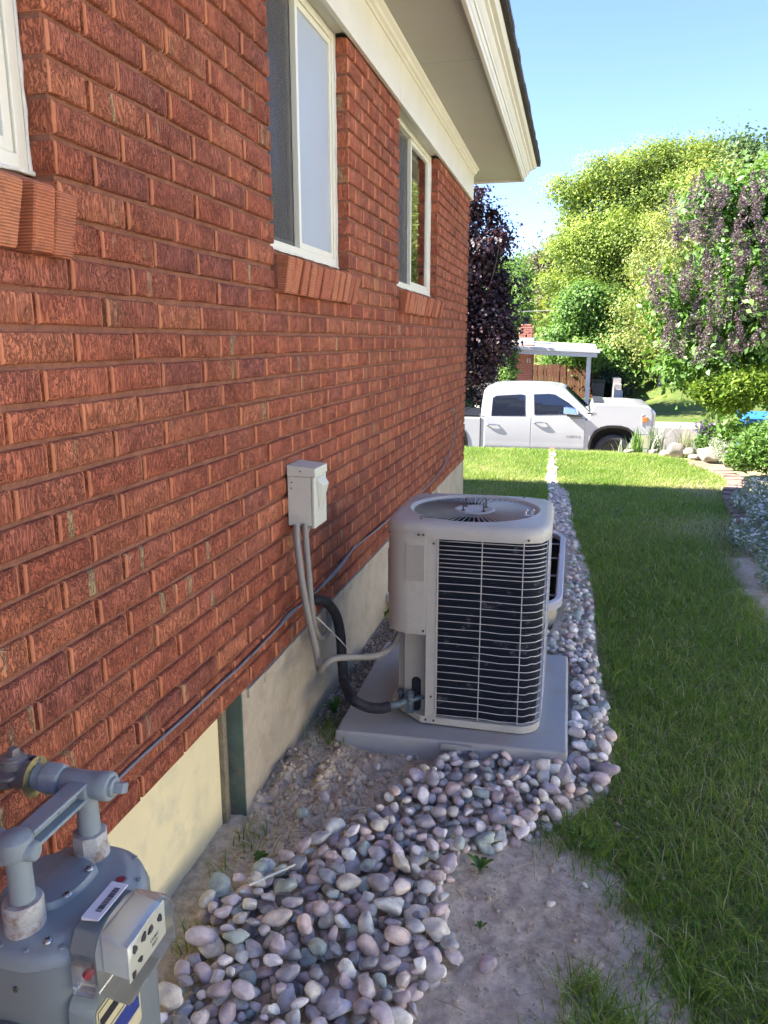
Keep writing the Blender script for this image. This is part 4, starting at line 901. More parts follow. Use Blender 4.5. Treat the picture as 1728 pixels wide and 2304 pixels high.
# ================================================================== gas meter
M['meter'] = simple('blue_grey_meter_paint', L(.24, .28, .285), .42, .07, 6., bmp=.15, bscale=160., col2=L(.21, .235, .24))
M['meterdark'] = simple('grey_green_meter_case', L(.185, .21, .20), .5, .08, 5., bmp=.15, bscale=160.)
M['rustnut'] = simple('chipped_painted_nut', L(.42, .42, .38), .55, .1, 20., bmp=.3, bscale=120., col2=L(.20, .09, .045))
M['iron'] = simple('old_grey_iron', L(.20, .18, .165), .6, .2, 25., metal=.35, bmp=.3, bscale=150.)
M['brass'] = simple('tarnished_washer', L(.42, .36, .15), .45, .3, 30., metal=.5, col2=L(.16, .15, .12))
M['chrome'] = simple('bright_screw', L(.5, .5, .5), .3, .1, 60., metal=.9)
M['redseal'] = simple('red_seal', L(.33, .03, .05), .5, .2, 40.)
M['dial'] = simple('white_dial_plate', L(.72, .74, .66), .45, .03, 8.)
M['label'] = simple('white_sticker', L(.72, .72, .74), .4, .03, 8.)
M['ink'] = simple('black_print', L(.02, .02, .022), .5, .1, 20.)
M['blueink'] = simple('blue_print', L(.03, .05, .22), .45, .15, 30.)
M['gold'] = simple('pale_gold_plate', L(.58, .52, .30), .45, .12, 40.)
MX, MY = .228, .837
gm = thing('gas_meter', 'blue grey gas meter with clear dial box standing by the wall at the lower left', 'gas meter', (MX, MY, .30))
def oval(hx, hy, z, cx=0., e=3.2, n=40):
    pts = []
    for k in range(n):
        t = 2 * math.pi * k / n; c_, s_ = math.cos(t), math.sin(t); rr = 1 / ((abs(c_) ** e + abs(s_) ** e) ** (1 / e)); pts.append((MX + cx + c_ * rr * hx, MY + s_ * rr * hy, z))
    return pts
part(gm, 'case', MB().loft([oval(.085, .105, .27), oval(.097, .118, .30), oval(.100, .122, .36), oval(.101, .123, .58), oval(.100, .121, .632), oval(.097, .117, .645)]), M['meterdark'], smooth=40)
def top_loop(ins, z, n=48):
    """lobed top casting: an oval bulging to the dial side at its two ends"""
    pts = []
    for k in range(n):
        t = 2 * math.pi * k / n; c_, s_ = math.cos(t), math.sin(t); e = 2.6; rr = 1 / ((abs(c_) ** e + abs(s_) ** e) ** (1 / e))
        lob = .012 * math.exp(-((s_ - .35) / .28) ** 2) + .010 * math.exp(-((s_ + .72) / .25) ** 2) - .018 * math.exp(-((s_ + .30) / .16) ** 2)
        pts.append((MX + .002 + c_ * rr * (.094 - ins) + (lob if c_ > 0 else 0) * max(c_, 0), MY + s_ * rr * (.119 - ins), z))
    return pts
tp = part(gm, 'top_casting', MB().loft([top_loop(.006, .636), top_loop(0, .640), top_loop(-.001, .654), top_loop(.003, .662), top_loop(.009, .666), top_loop(.012, .6665), top_loop(.018, .673), top_loop(.028, .6755)]), M['meter'], smooth=45)
rib = [(MX - .03, MY - .062), (MX + .012, MY - .048), (MX + .030, MY - .02), (MX + .034, MY + .02), (MX + .024, MY + .048), (MX - .03, MY + .055), (MX - .07, MY + .04), (MX - .075, MY - .04)]
rib = [tuple(p) for p in curve(rib + [rib[0]], 4)][:-1]
def shr(pts, f): return [(MX - .02 + (p[0] - MX + .02) * f, MY + (p[1] - MY) * f) for p in pts]
part(tp, 'raised_cover', MB().loft([[(x, y, .674) for x, y in rib], [(x, y, .682) for x, y in shr(rib, .98)], [(x, y, .686) for x, y in shr(rib, .93)]]), M['meter'], smooth=45)
def phillips(parent, x, y, z, r=.0065):
    part(parent, 'screw', MB().lathe([(r, 0), (r, .0012), (r * .8, .003), (.0005, .0042)], (x, y, z), n=14), M['chrome'], smooth=50)
    part(parent, 'screw_slot', MB().box(x - .0036, x + .0036, y - .0007, y + .0007, z + .0034, z + .0045).box(x - .0007, x + .0007, y - .0036, y + .0036, z + .0034, z + .0046), M['ink'])
for (x, y, z) in ((.273, .742, .674), (.254, .812, .6865), (.251, .868, .6865), (.309, .788, .668)): phillips(tp, x, y, z)
part(tp, 'seal_cup', MB().lathe([(.0105, 0), (.0105, .004), (.0075, .0045), (.007, .0025)], (.303, .868, .6745), n=16), M['meter'], smooth=40)
part(tp, 'red_seal', MB().lathe([(.0068, 0), (.0060, .0028), (.001, .003)], (.303, .868, .6762), n=14), M['redseal'], smooth=40)
# swivel nuts and stubs
for y, mt in ((MY - .076, M['rustnut']), (MY + .076, M['rustnut'])):
    part(gm, 'swivel_collar', MB().lathe([(0.0272, .672), (0.0272, .684), (0.0232, .690)], (MX - .004, y, 0), n=28), mt, smooth=40)
    part(gm, 'swivel_nut', MB().lathe([(0.0252, .688), (0.0268, .692), (0.0268, .712), (0.0252, .716), (0.0184, .7165)], (MX - .004, y, 0), n=8 if y > MY else 24, phase=.2), mt, smooth=30)
    part(gm, 'riser', MB().lathe([(0.0172, .712), (0.0164, .76), (0.0172, .79)], (MX - .004, y, 0), n=24), M['meter'], smooth=40)
# far tee with its plug, hex union, washer and stop valve towards the wall
ax = Vector((1, .045, -.01)).normalized(); TZ = .797; to = Vector((MX - .004, MY + .078, TZ))
part(gm, 'pipe_tee', MB().lathe([(0.01802, -0.03744), (0.02006, -0.03312), (0.01972, 0), (0.02074, 0.0216), (0.0221, 0.02448), (0.0221, 0.04032), (0.0204, 0.0432), (0.01598, 0.04356)], to, ax, 28), M['meter'], smooth=35)
plug = part(gm, 'pipe_plug', MB().lathe([(0.0153, 0.04176), (0.01462, 0.04896), (0.01224, 0.0504)], to, ax, 20), M['meter'], smooth=40)
part(plug, 'square_head', MB().lathe([(0.01122, 0.04752), (0.01122, 0.0648), (0.0102, 0.06696)], to, ax, 4, phase=.35), M['meter'], bevel=.002)
part(gm, 'union_nut', MB().lathe([(0.02312, -0.07056), (0.02618, -0.06768), (0.02618, -0.04032), (0.02448, -0.03744), (0.0204, -0.03672)], to, ax, 6, phase=.25), M['meter'], bevel=.002)
part(gm, 'union_collar', MB().lathe([(0.01938, -0.08352), (0.01938, -0.06984)], to, ax, 28), M['meter'], smooth=40)
wd_ = part(gm, 'insulating_washer', MB().lathe([(0.03128, -0.08676), (0.03142, -0.08532), (0.0136, -0.08496)], to, ax, 36), M['brass'], smooth=40)
vb = part(gm, 'stop_valve', MB().lathe([(0.018, -0.1221), (0.02052, -0.1184), (0.02052, -0.09028), (0.01872, -0.08939)], to, ax, 24).lathe([(0.02304, -0.1776), (0.02592, -0.1665), (0.02592, -0.1332), (0.0216, -0.1221), (0.0144, -0.1221)], to, ax, 20), M['iron'], smooth=40)
vo = to + ax * -.124
part(vb, 'valve_stem', MB().lathe([(0.0216, 0.0148), (0.0216, 0.02516), (0.01872, 0.02738), (0.01872, 0.03034), (0.01368, 0.03182), (0.01152, 0.03404)], vo, (0, 0, 1), 20), M['iron'], smooth=35)
part(vb, 'valve_nut', MB().lathe([(0.00828, 0.0333), (0.009, 0.03478), (0.009, 0.0444), (0.00756, 0.04588)], vo, (.1, 0, 1), 4, phase=.5), M['iron'], bevel=.001)
ear = [(-.01, -.016), (.035, -.014), (.050, -.010), (.056, 0), (.050, .010), (.035, .014), (-.01, .016)]
part(vb, 'lock_wing', MB().loft([[(vo.x + x * .75, vo.y + .01 + y * .75, vo.z + .0185) for x, y in ear], [(vo.x + x * .75, vo.y + .01 + y * .75, vo.z + .0245) for x, y in ear]]), M['iron'], bevel=.001)
part(vb, 'wing_hole', MB().lathe([(0.00612, 0), (0.00612, 0.000592)], (vo.x + .029, vo.y + .010, vo.z + .0248), n=14), M['dark'])
ear2 = [(x * .8 - .05, y * .8 - .028) for x, y in ear]
part(vb, 'lock_wing', MB().loft([[(vo.x + x + .03, vo.y + y, vo.z + .009) for x, y in ear2], [(vo.x + x + .03, vo.y + y, vo.z + .015) for x, y in ear2]]), M['iron'], bevel=.001)
# meter bar between the two tees
by0, by1 = MY - .076 + .018, MY + .078 - .016
bar = part(gm, 'meter_bar', MB().box(MX - .020, MX + .011, by0, by1, TZ + .006, TZ + .012).box(MX - .020, MX + .011, by0, by1, TZ - .018, TZ - .012).box(MX - .010, MX - .004, by0, by1, TZ - .013, TZ + .007).box(MX - .0195, MX + .0105, by1 - .008, by1 + .004, TZ - .0175, TZ + .0115), M['meter'], bevel=.0025)
part(bar, 'bar_hole', MB().lathe([(.004, 0), (.004, .0006)], (MX - .0038, MY + .01, TZ - .004), (1, 0, 0), 12), M['dark'])
# near elbow and the pipe that leaves towards the house
eo = Vector((MX - .004, MY - .078, TZ - .004))
part(gm, 'pipe_elbow', MB().lathe([(0.01665, -0.00936), (0.0222, -0.00468), (0.02405, 0.0078), (0.0222, 0.01872), (0.0148, 0.02496), (0.00074, 0.02652)], eo, (0, 0, 1), 24).lathe([(0.01998, -0.00156), (0.0222, 0.0156), (0.02442, 0.02808), (0.0259, 0.0312), (0.0259, 0.04836), (0.02294, 0.05148), (0.01924, 0.05148)], eo, (-1, -.10, 0), 24).lathe([(0.01406, 0), (0.01332, 0.02808), (0.0111, 0.0312)], eo, (1, .1, 0), 16), M['meter'], smooth=40)
part(gm, 'outlet_pipe', MB().tube([eo + Vector((-.045, -.005, 0)), eo + Vector((-.26, -.03, 0))], .0175, 20), M['meter'], smooth=50)
# threads on the outlet pipe and bolts round the rim of the top casting
for k in range(6): part(gm, 'thread', MB().lathe([(.0176, -.0012), (.0186, 0), (.0176, .0012)], eo + Vector((-.050 - k * .0042, -.0052 - k * .0004, 0)), (-1, -.10, 0), 20), M['meter'], smooth=40)
for k in range(14):
    p_ = top_loop(.0085, .6662, 14)[k]
    if p_[0] > MX + .03 or p_[1] < MY - .05: part(tp, 'rim_bolt', MB().lathe([(.0042, 0), (.0042, .0025), (.003, .0032)], p_, n=6), M['meter'])
# index box
bx0, bx1 = .312, .392; cy0, cy1 = .738, .856
fy = lambda y: y
def idx_loop(x, ins, zt, zb_): 
    ym = (cy0 + cy1) / 2; a, b_ = cy0 + ins, cy1 - ins
    return [(x, a, zb_ + ins), (x, b_, zb_ + ins), (x, b_, zt - .030), (x, b_ - .012, zt - .010), (x, ym + .018, zt - ins), (x, ym - .018, zt - ins), (x, a + .012, zt - .010), (x, a, zt - .030)]
ib = part(gm, 'index_box', MB().loft([idx_loop(.305, .004, .700, .612), idx_loop(.342, .004, .700, .612), idx_loop(.345, .008, .696, .616)]), M['meterdark'], bevel=.003)
part(ib, 'dial_hood', MB().loft([[(x, y, z) for x, y, z in [(.345, cy0 + .016, .690), (.345, cy1 - .016, .690), (.386, cy1 - .014, .676), (.386, cy0 + .014, .676)]], [(x, y, z) for x, y, z in [(.345, cy0 + .016, .630), (.345, cy1 - .016, .630), (.386, cy1 - .014, .626), (.386, cy0 + .014, .626)]]]), M['dial'], bevel=.003)
part(ib, 'dial_plate', MB().box(.3865, .3880, cy0 + .012, cy1 - .012, .624, .680), M['dial'], bevel=.0005)
for k in range(4):
    y = cy0 + .028 + k * .0205; a = (.3, -.5, 1.9, -2.6)[k]; z = .664
    q = [(-.004, -.003), (.004, -.003), (.005, .002), (.0012, .0095), (-.0012, .0095), (-.005, .002)]
    poly = [(y + u * math.cos(a) - w * math.sin(a), z + u * math.sin(a) + w * math.cos(a)) for u, w in q]
    part(ib, 'dial_pointer', MB().prism(poly, 'x', .3884, .3900), M['ink'])
for (y, z, a) in ((cy0 + .040, .640, 1.2), (cy0 + .022, .633, 2.9)):
    poly = [(y + u * .8 * math.cos(a) - w * .8 * math.sin(a), z + u * .8 * math.sin(a) + w * .8 * math.cos(a)) for u, w in q]
    part(ib, 'dial_pointer', MB().prism(poly, 'x', .3884, .3900), M['ink'])
RX90 = Matrix(((0, 0, 1, 0), (1, 0, 0, 0), (0, 1, 0, 0), (0, 0, 0, 1)))      # text facing +x, reading along +y
base_gm = Vector((MX, MY, .30))
def gtext(parent, body, size, mat, x, y, z, sp=1.): return text_mesh('printed_text', body, size, mat, parent, Matrix.Translation(Vector((x, y, z)) - base_gm) @ RX90, sp)
gtext(ib, 'CUBIC', .0075, M['ink'], .3883, cy1 - .042, .6435); gtext(ib, 'FEET', .0075, M['ink'], .3883, cy1 - .042, .6345)
# clear cover round the dial
part(ib, 'clear_cover', MB().loft([idx_loop(.3455, .001, .702, .606), idx_loop(.392, -.001, .700, .604), idx_loop(.398, .002, .697, .607)], True, True), M['plastic_clear'], bevel=.002)
part(ib, 'cover_tab', MB().box(.316, .346, cy0 - .011, cy0 - .001, .612, .662), M['plastic_clear'], bevel=.002)
part(ib, 'red_plug', MB().lathe([(.007, 0), (.007, .006), (.004, .0065)], (.338, cy0 - .006, .648), (1, -.5, 0), 14), M['redseal'], smooth=40)
# barcode sticker on the crown of the box
st = part(ib, 'barcode_sticker', MB().loft([[(.314, (cy0 + cy1) / 2 - .036, .6995), (.314, (cy0 + cy1) / 2 + .036, .6995), (.340, (cy0 + cy1) / 2 + .036, .7030), (.340, (cy0 + cy1) / 2 - .036, .7030)], [(.314, (cy0 + cy1) / 2 - .036, .7045), (.314, (cy0 + cy1) / 2 + .036, .7045), (.340, (cy0 + cy1) / 2 + .036, .7045), (.340, (cy0 + cy1) / 2 - .036, .7045)]]), M['label'])
bc = MB(); y = (cy0 + cy1) / 2 - .022; rr_ = random.Random(2)
while y < (cy0 + cy1) / 2 + .024:
    w = rr_.choice((.0006, .0011, .0016)); bc.box(.3255, .3345, y, y + w, .7046, .7049); y += w + rr_.choice((.0007, .0012))
part(st, 'barcode', bc, M['ink'])
# name plate on the case, under the box
px0 = MX + .1015
part(gm, 'front_boss', MB().loft([[(px0 - .02, MY - .05 + (y - MY + .05) * 1.10, .48 + (z - .48) * 1.12) for y, z in rrect(MY - .108, MY + .010, .385, .592, .02, 4)], [(px0 + .004, y, z) for y, z in rrect(MY - .108, MY + .010, .385, .592, .02, 4)], [(px0 + .010, MY - .05 + (y - MY + .05) * .94, .49 + (z - .49) * .95) for y, z in rrect(MY - .108, MY + .010, .385, .592, .02, 4)]]), M['meterdark'], smooth=40)
npx = px0 + .0105
npl = part(gm, 'name_plate', MB().prism(rrect(MY - .100, MY + .000, .470, .580, .006, 3), 'x', npx, npx + .0015), M['gold'])
part(npl, 'black_band', MB().box(npx + .0016, npx + .0020, MY - .094, MY - .006, .548, .563), M['ink'])
part(npl, 'black_frame', MB().box(npx + .0016, npx + .0019, MY - .097, MY - .003, .5745, .5765).box(npx + .0016, npx + .0019, MY - .097, MY - .003, .533, .5348).box(npx + .0016, npx + .0019, MY - .0975, MY - .0960, .5348, .5745).box(npx + .0016, npx + .0019, MY - .0045, MY - .003, .5348, .5745), M['ink'])
part(npl, 'blue_band', MB().box(npx + .0016, npx + .0020, MY - .096, MY - .004, .497, .528), M['blueink'])
# ring seams of the near side cover
sc_ = part(gm, 'side_cover', MB().lathe([(.088, 0), (.092, .006), (.092, .014), (.086, .018), (.080, .0185), (.076, .024), (.060, .026), (.001, .027)], (MX, MY - .118, .47), (0, -1, 0), 40), M['meterdark'], smooth=40)
for (x, z) in ((MX - .07, .648), (MX - .03, .646), (MX + .01, .648)): part(gm, 'rim_bolt', MB().lathe([(.005, 0), (.004, .005)], (x, MY - .119, .615), (0, -1, 0), 6), M['screw'])
part(gm, 'support_pipe', MB().tube([(MX, MY, .27), (MX, MY, -.1)], .03, 16), M['meter'], smooth=50)
# ================================================================== pickup truck across the yard
def carpaint(name, col, coat=.6):
    m, nt, b = newmat(name); v = coords(nt)
    c = ramp(nt, noise(nt, v, 1.5, 4., .6), [(.3, tuple(k * .93 for k in col[:3]) + (1,)), (.7, col)])
    nt.links.new(c, b.inputs['Base Color']); b.inputs['Roughness'].default_value = .35; b.inputs['Coat Weight'].default_value = coat; b.inputs['Coat Roughness'].default_value = .06; return m
M['truck'] = carpaint('white_truck_paint', L(.42, .42, .425)); M['tglass'] = glassy('tinted_truck_glass', L(.012, .016, .03), .04)
M['chrome2'] = simple('truck_chrome', L(.62, .63, .66), .15, .05, 3., metal=1.); M['tyre'] = simple('tyre_rubber', L(.045, .042, .04), .85, .25, 12., bmp=.6, bscale=40.)
M['blackplastic'] = simple('black_plastic', L(.02, .02, .022), .6, .2, 8.); M['amber'] = simple('amber_lens', L(.7, .16, .03), .25, .1, 10.); M['lens'] = glassy('headlight_lens', L(.42, .42, .44), .12)
M['windscreen'] = glassy('windscreen_glass', L(.05, .07, .04), .05)
M['greyrim'] = simple('dark_alloy_rim', L(.03, .03, .032), .4, .2, 6., metal=.6)
M['badge'] = simple('grey_badge', L(.16, .16, .17), .4, .1, 10., metal=.3)
TY = 16.9; TW = 1.98
def TP(u, w, dy=0.): 
    p = ony(1020 + u * .3014, 680 + w * .3014, TY + dy); return (p[0], p[2])
gtr = -1.27
XF = TP(1500, 880)[0]; XR = XF - 5.75
ZBED = TP(120, 858)[1]; ZBELT = TP(400, 852)[1]; ZHOOD = TP(1250, 752, .25)[1]; ZROOF = TP(560, 612, .3)[1]
ZSILL = gtr + .40
XCR = TP(205, 800)[0]; XWB = TP(1010, 830)[0]
wcx = TP(1190, 1120)[0]; wrx = wcx - 3.63; WR = .39; wcz = gtr + WR
truck = thing('pickup_truck', 'white crew cab pickup truck parked on the street beyond the lawn', 'truck', ((XF + XR) / 2, TY + TW / 2, gtr))
def arch(cx, r0, n=12):
    """wheel opening: flattened top, from rear to front along the bottom edge"""
    pts = []
    for k in range(n + 1):
        t = math.pi * (1 - k / n); c_, s_ = math.cos(t), math.sin(t); e = 2.7; rr = 1 / ((abs(c_) ** e + abs(s_) ** e) ** (1 / e)); pts.append((cx + c_ * rr * r0, wcz + s_ * rr * (r0 * 1.13)))
    pts[0] = (pts[0][0], ZSILL); pts[-1] = (pts[-1][0], ZSILL); return pts
AR = .49
low = [(XR + .02, ZSILL)] + arch(wrx, AR) + arch(wcx, AR) + [(XF - .22, ZSILL), (XF - .16, gtr + .62), (XF - .05, gtr + .70), (XF - .015, gtr + .95), (XF - .02, ZHOOD - .20), (XF - .05, ZHOOD - .09), (XF - .14, ZHOOD - .035), (XF - .5, ZHOOD - .008), (XWB + .1, ZHOOD - .0), (XWB - .0, ZBELT - .03), (XCR, ZBELT - .03), (XCR - .03, ZBED), (XR, ZBED)]
part(truck, 'body', MB().prism(low, 'y', TY + .016, TY + TW - .016), M['truck'], bevel=.05, seg=3)
part(truck, 'wheel_wells', MB().box(wcx - AR - .05, wcx + AR + .02, TY + .28, TY + TW - .28, gtr + .3, ZHOOD - .2).box(wrx - AR, wrx + AR, TY + .28, TY + TW - .28, gtr + .3, ZBED - .1).box(XR + .2, XF - .4, TY + .25, TY + TW - .25, gtr + .32, gtr + .6), M['dark'])
# cab with tumblehome
ZR = ZROOF
cabp = [(XCR, ZBELT - .02), (XCR + .015, ZBELT + .25), (XCR + .05, ZR - .14), (XCR + .13, ZR - .045), (XCR + .30, ZR - .010), (XCR + .9, ZR), (XCR + 1.45, ZR - .012), (TP(800, 630, .2)[0], ZR - .045), (TP(840, 648, .2)[0], ZR - .09), (XWB + .14, ZBELT + .01), (XWB + .14, ZBELT - .02)]
def inw(z): return (.035 + .13 * max(0., (z - ZBELT) / (ZR - ZBELT)) ** 1.15)
part(truck, 'cab', MB().loft([[(x, TY + inw(z), z) for x, z in cabp], [(x, TY + TW - inw(z), z) for x, z in cabp]]), M['truck'], bevel=.035, seg=3)
def sidepane(name, poly, mat, out=.006, th=.004, parent=None):
    return part(parent or truck, name, MB().loft([[(x, TY + inw(z) - out, z) for x, z in poly], [(x, TY + inw(z) - out + th, z) for x, z in poly]]), mat)
wr = [TP(282, 850), TP(536, 850), TP(532, 695), TP(500, 690), TP(318, 700), TP(292, 716)]
wf = [TP(604, 842), TP(952, 838), TP(925, 806), TP(860, 752), TP(760, 692), TP(715, 686), TP(600, 690)]
def grow(poly, d):
    cx = sum(p[0] for p in poly) / len(poly); cz = sum(p[1] for p in poly) / len(poly); return [(cx + (x - cx) * (1 + d / abs(x - cx) if abs(x - cx) > .05 else 1), cz + (z - cz) * (1 + d / abs(z - cz) if abs(z - cz) > .05 else 1)) for x, z in poly]
wsb = (XWB + .135, ZBELT + .02); wst = (TP(832, 645, .2)[0] + .02, ZR - .075)
part(truck, 'windscreen', MB().loft([[(wsb[0] + .012, TY + .13, wsb[1]), (wsb[0] + .012, TY + TW - .13, wsb[1]), (wst[0] + .012, TY + TW - .27, wst[1]), (wst[0] + .012, TY + .27, wst[1])], [(wsb[0], TY + .13, wsb[1] - .005), (wsb[0], TY + TW - .13, wsb[1] - .005), (wst[0], TY + TW - .27, wst[1] - .005), (wst[0], TY + .27, wst[1] - .005)]]), M['windscreen'])
# doors, one panel each, standing 8 mm proud with shut lines between
xd0, xd1, xd2 = TP(232, 900)[0], TP(580, 900)[0], TP(985, 900)[0]
zc = TP(400, 1050)[1]
def door(x0, x1, slope, win):
    secs = [(ZBELT - .012, .012), (ZBELT - .10, .004), (zc + .06, -.002), (zc, .006), (zc - .06, .0), (ZSILL + .04, .012)]
    d = part(truck, 'door', MB().loft([[(x0 + .006, TY + o - .004, z), (x1 - .006 - (slope if z < zc else 0), TY + o - .004, z), (x1 - .006 - (slope if z < zc else 0), TY + .05, z), (x0 + .006, TY + .05, z)] for z, o in secs]), M['truck'], bevel=.006)
    sidepane('window_glass', win, M['tglass'], parent=d); return d
d1 = door(xd0, xd1, 0, wr); d2 = door(xd1, xd2, .0, wf)
for d, (u, w) in ((d1, (292, 915)), (d2, (645, 900))):
    x, z = TP(u, w); part(d, 'door_handle', MB().tube(curve([(x - .13, TY + .0, z), (x - .09, TY - .035, z + .005), (x + .09, TY - .035, z + .005), (x + .13, TY + .0, z)], 4), .016, 6), M['chrome2'], smooth=60)
mx_, mz_ = TP(885, 808)
mir = part(truck, 'wing_mirror', MB().loft([[(mx_ - .17, TY - .22, mz_ - .06), (mx_ + .12, TY - .22, mz_ - .085), (mx_ + .08, TY - .20, mz_ + .06), (mx_ - .12, TY - .20, mz_ + .10), (mx_ - .17, TY - .21, mz_ + .07)], [(mx_ - .15, TY - .02, mz_ - .06), (mx_ + .16, TY - .02, mz_ - .09), (mx_ + .12, TY - .02, mz_ + .03), (mx_ - .10, TY - .02, mz_ + .07), (mx_ - .15, TY - .02, mz_ + .05)]]), M['chrome2'], bevel=.02)
part(mir, 'mirror_base', MB().box(mx_ - .10, mx_ + .22, TY - .21, TY + .05, mz_ - .115, mz_ - .075), M['blackplastic'], bevel=.01)
# arch lips, wheels
def flare(cx):
    o_ = arch(cx, AR + .035); i_ = arch(cx, AR - .012)
    return MB().loft([[(x, TY - .004, z), (x2, TY - .004, z2), (x2, TY + .10, z2), (x, TY + .06, z)] for (x, z), (x2, z2) in zip(o_, i_)])
for cx in (wcx, wrx):
    part(truck, 'arch_moulding', flare(cx), M['greyrim'], smooth=40)
    wh = part(truck, 'wheel', MB().lathe([(.255, .02), (.29, .0), (.36, .012), (.382, .035), (WR, .07), (WR, .20), (.38, .235), (.35, .25), (.26, .24)], (cx, TY + .035, wcz), (0, 1, 0), 36, cap=False), M['tyre'], smooth=40)
    part(wh, 'rim', MB().lathe([(.262, .03), (.262, .012), (.245, .02), (.225, .07), (.10, .085), (.06, .05), (.001, .045)], (cx, TY + .035, wcz), (0, 1, 0), 30), M['greyrim'], smooth=30)
    for k in range(6):
        a = k * math.pi / 3 + .2
        part(wh, 'spoke', MB().loft([[(cx + r * math.cos(a) - w * math.sin(a) * sgn, TY + .035 + yy, wcz + r * math.sin(a) + w * math.cos(a) * sgn) for sgn, yy in ((-1, .05), (1, .05), (1, .09), (-1, .09))] for r, w in ((.05, .035), (.24, .05))]), M['greyrim'], bevel=.006)
    part(wh, 'far_tyre', MB().lathe([(.26, 0), (.40, .02), (WR, .06), (WR, .19), (.26, .25)], (cx, TY + TW - .29, wcz), (0, 1, 0), 28), M['tyre'], smooth=40)
# front end
hx0, hx1 = TP(1400, 900)[0], TP(1478, 900)[0]; hz0, hz1 = TP(1430, 942)[1], TP(1430, 838)[1]
hl = part(truck, 'headlight', MB().loft([[(hx0, TY + .004, hz1 - .03), (hx0 + .02, TY + .002, hz0 + .06), (hx0 + .10, TY + .006, hz0), (hx1 + .06, TY + .10, hz0 + .01), (hx1 + .06, TY + .10, hz1), (hx0 + .06, TY + .004, hz1)], [(hx0, TY + .2, hz1 - .03), (hx0 + .02, TY + .2, hz0 + .06), (hx0 + .10, TY + .2, hz0), (hx1 + .03, TY + .4, hz0 + .01), (hx1 + .03, TY + .4, hz1), (hx0 + .06, TY + .2, hz1)]]), M['lens'], bevel=.012)
part(hl, 'indicator', MB().box(hx0 + .03, hx0 + .13, TY - .004, TY + .03, (hz0 + hz1) / 2 - .02, hz1 - .06), M['amber'], bevel=.01)
part(truck, 'grille', MB().prism([(XF - .03, hz0 - .05), (XF + .03, hz0), (XF + .035, hz1 + .02), (XF - .03, hz1 + .10), (XF - .1, hz1 + .1), (XF - .1, hz0 - .05)], 'y', TY + .10, TY + TW - .10), M['chrome2'], bevel=.02)
bz = TP(1450, 990)[1]
part(truck, 'bumper', MB().prism([(XF - .50, bz - .30), (XF - .06, bz - .30), (XF + .03, bz - .2), (XF + .045, bz - .02), (XF + .02, bz + .03), (XF - .40, bz + .0)], 'y', TY + .005, TY + TW - .005), M['chrome2'], bevel=.02)
part(truck, 'tonneau_cover', MB().box(XR + .06, XCR - .04, TY + .06, TY + TW - .06, ZBED - .01, ZBED + .05).box(XCR - .55, XCR - .48, TY + .07, TY + TW - .07, ZBED + .045, ZBED + .075), M['greyrim'], bevel=.012)
part(truck, 'wiper_cowl', MB().box(XWB + .10, XWB + .30, TY + .18, TY + TW - .18, ZHOOD - .03, ZHOOD + .03), M['blackplastic'], bevel=.01)
tb = Vector(truck.location)
RY = Matrix(((1, 0, 0, 0), (0, 0, -1, 0), (0, 1, 0, 0), (0, 0, 0, 1)))
x, z = TP(895, 1003); text_mesh('badge', 'SIERRA', .068, M['badge'], truck, Matrix.Translation(Vector((x, TY - .009, z)) - tb) @ RY, 1.5)
x, z = TP(1052, 832); text_mesh('badge', 'Z71', .06, M['badge'], truck, Matrix.Translation(Vector((x, TY + .012, z)) - tb) @ RY, 1.1)
x, z = TP(1020, 832); part(truck, 'badge_bar', MB().box(x - .05, x + .05, TY + .008, TY + .014, z - .012, z + .02), M['greyrim'])
part(truck, 'bed_seam', MB().box(XCR - .012, XCR + .006, TY + .004, TY + .03, ZSILL + .02, ZBED), M['dark'])

# ================================================================== house across the street
M['nwhite'] = simple('white_painted_wood', L(.52, .52, .50), .5, .06, 2., bmp=.1, bscale=30.); M['nroof'] = simple('white_membrane_roof', L(.55, .55, .54), .6, .05, 1.)
M['nbrick'] = simple('far_red_brick', L(.32, .10, .06), .9, .25, 6.); M['fence'] = simple('stained_cedar', L(.24, .10, .06), .8, .2, 4., bmp=.3, bscale=60.)
m = M['nbrick']; nt = m.node_tree; b = nt.nodes['Principled BSDF']
bt = N(nt, 'ShaderNodeTexBrick'); bt.inputs['Scale'].default_value = 1.; bt.inputs['Brick Width'].default_value = .21; bt.inputs['Row Height'].default_value = .072; bt.inputs['Mortar Size'].default_value = .008
bt.inputs['Color1'].default_value = L(.36, .105, .06); bt.inputs['Color2'].default_value = L(.26, .075, .045); bt.inputs['Mortar'].default_value = L(.38, .25, .2)
mpn = nt.nodes.new('ShaderNodeMapping'); mpn.inputs['Rotation'].default_value = (math.radians(90), 0, 0); nt.links.new(nt.nodes.new('ShaderNodeNewGeometry').outputs['Position'], mpn.inputs[0]); nt.links.new(mpn.outputs[0], bt.inputs[0]); nt.links.new(bt.outputs[0], b.inputs['Base Color'])
HY = 33.; GN = -1.12
H = lambda px_, py_, dy=0.: ony(px_, py_, HY + dy)
nh = thing('neighbour_house', 'low house across the street with a flat white carport roof and brick chimney', 'house', (H(1150, 800)[0], HY, GN))
rl = H(1060, 790); rr = H(1342, 803); rt = H(1346, 787)
zt0 = H(1150, 762)[2]; zt1 = H(1346, 779)[2]
def rseg(x0, x1, y0, y1, za, zb2, th): return MB().loft([[(x0, y0, za), (x1, y0, zb2), (x1, y0, zb2 + th), (x0, y0, za + th)], [(x0, y1, za + .25), (x1, y1, zb2 + .25), (x1, y1, zb2 + .25 + th), (x0, y1, za + .25 + th)]])
xa, xb = rl[0] - 6., rr[0]
slope = (rr[2] - rl[2]) / (rr[0] - rl[0])
za = rr[2] + slope * (xa - xb)
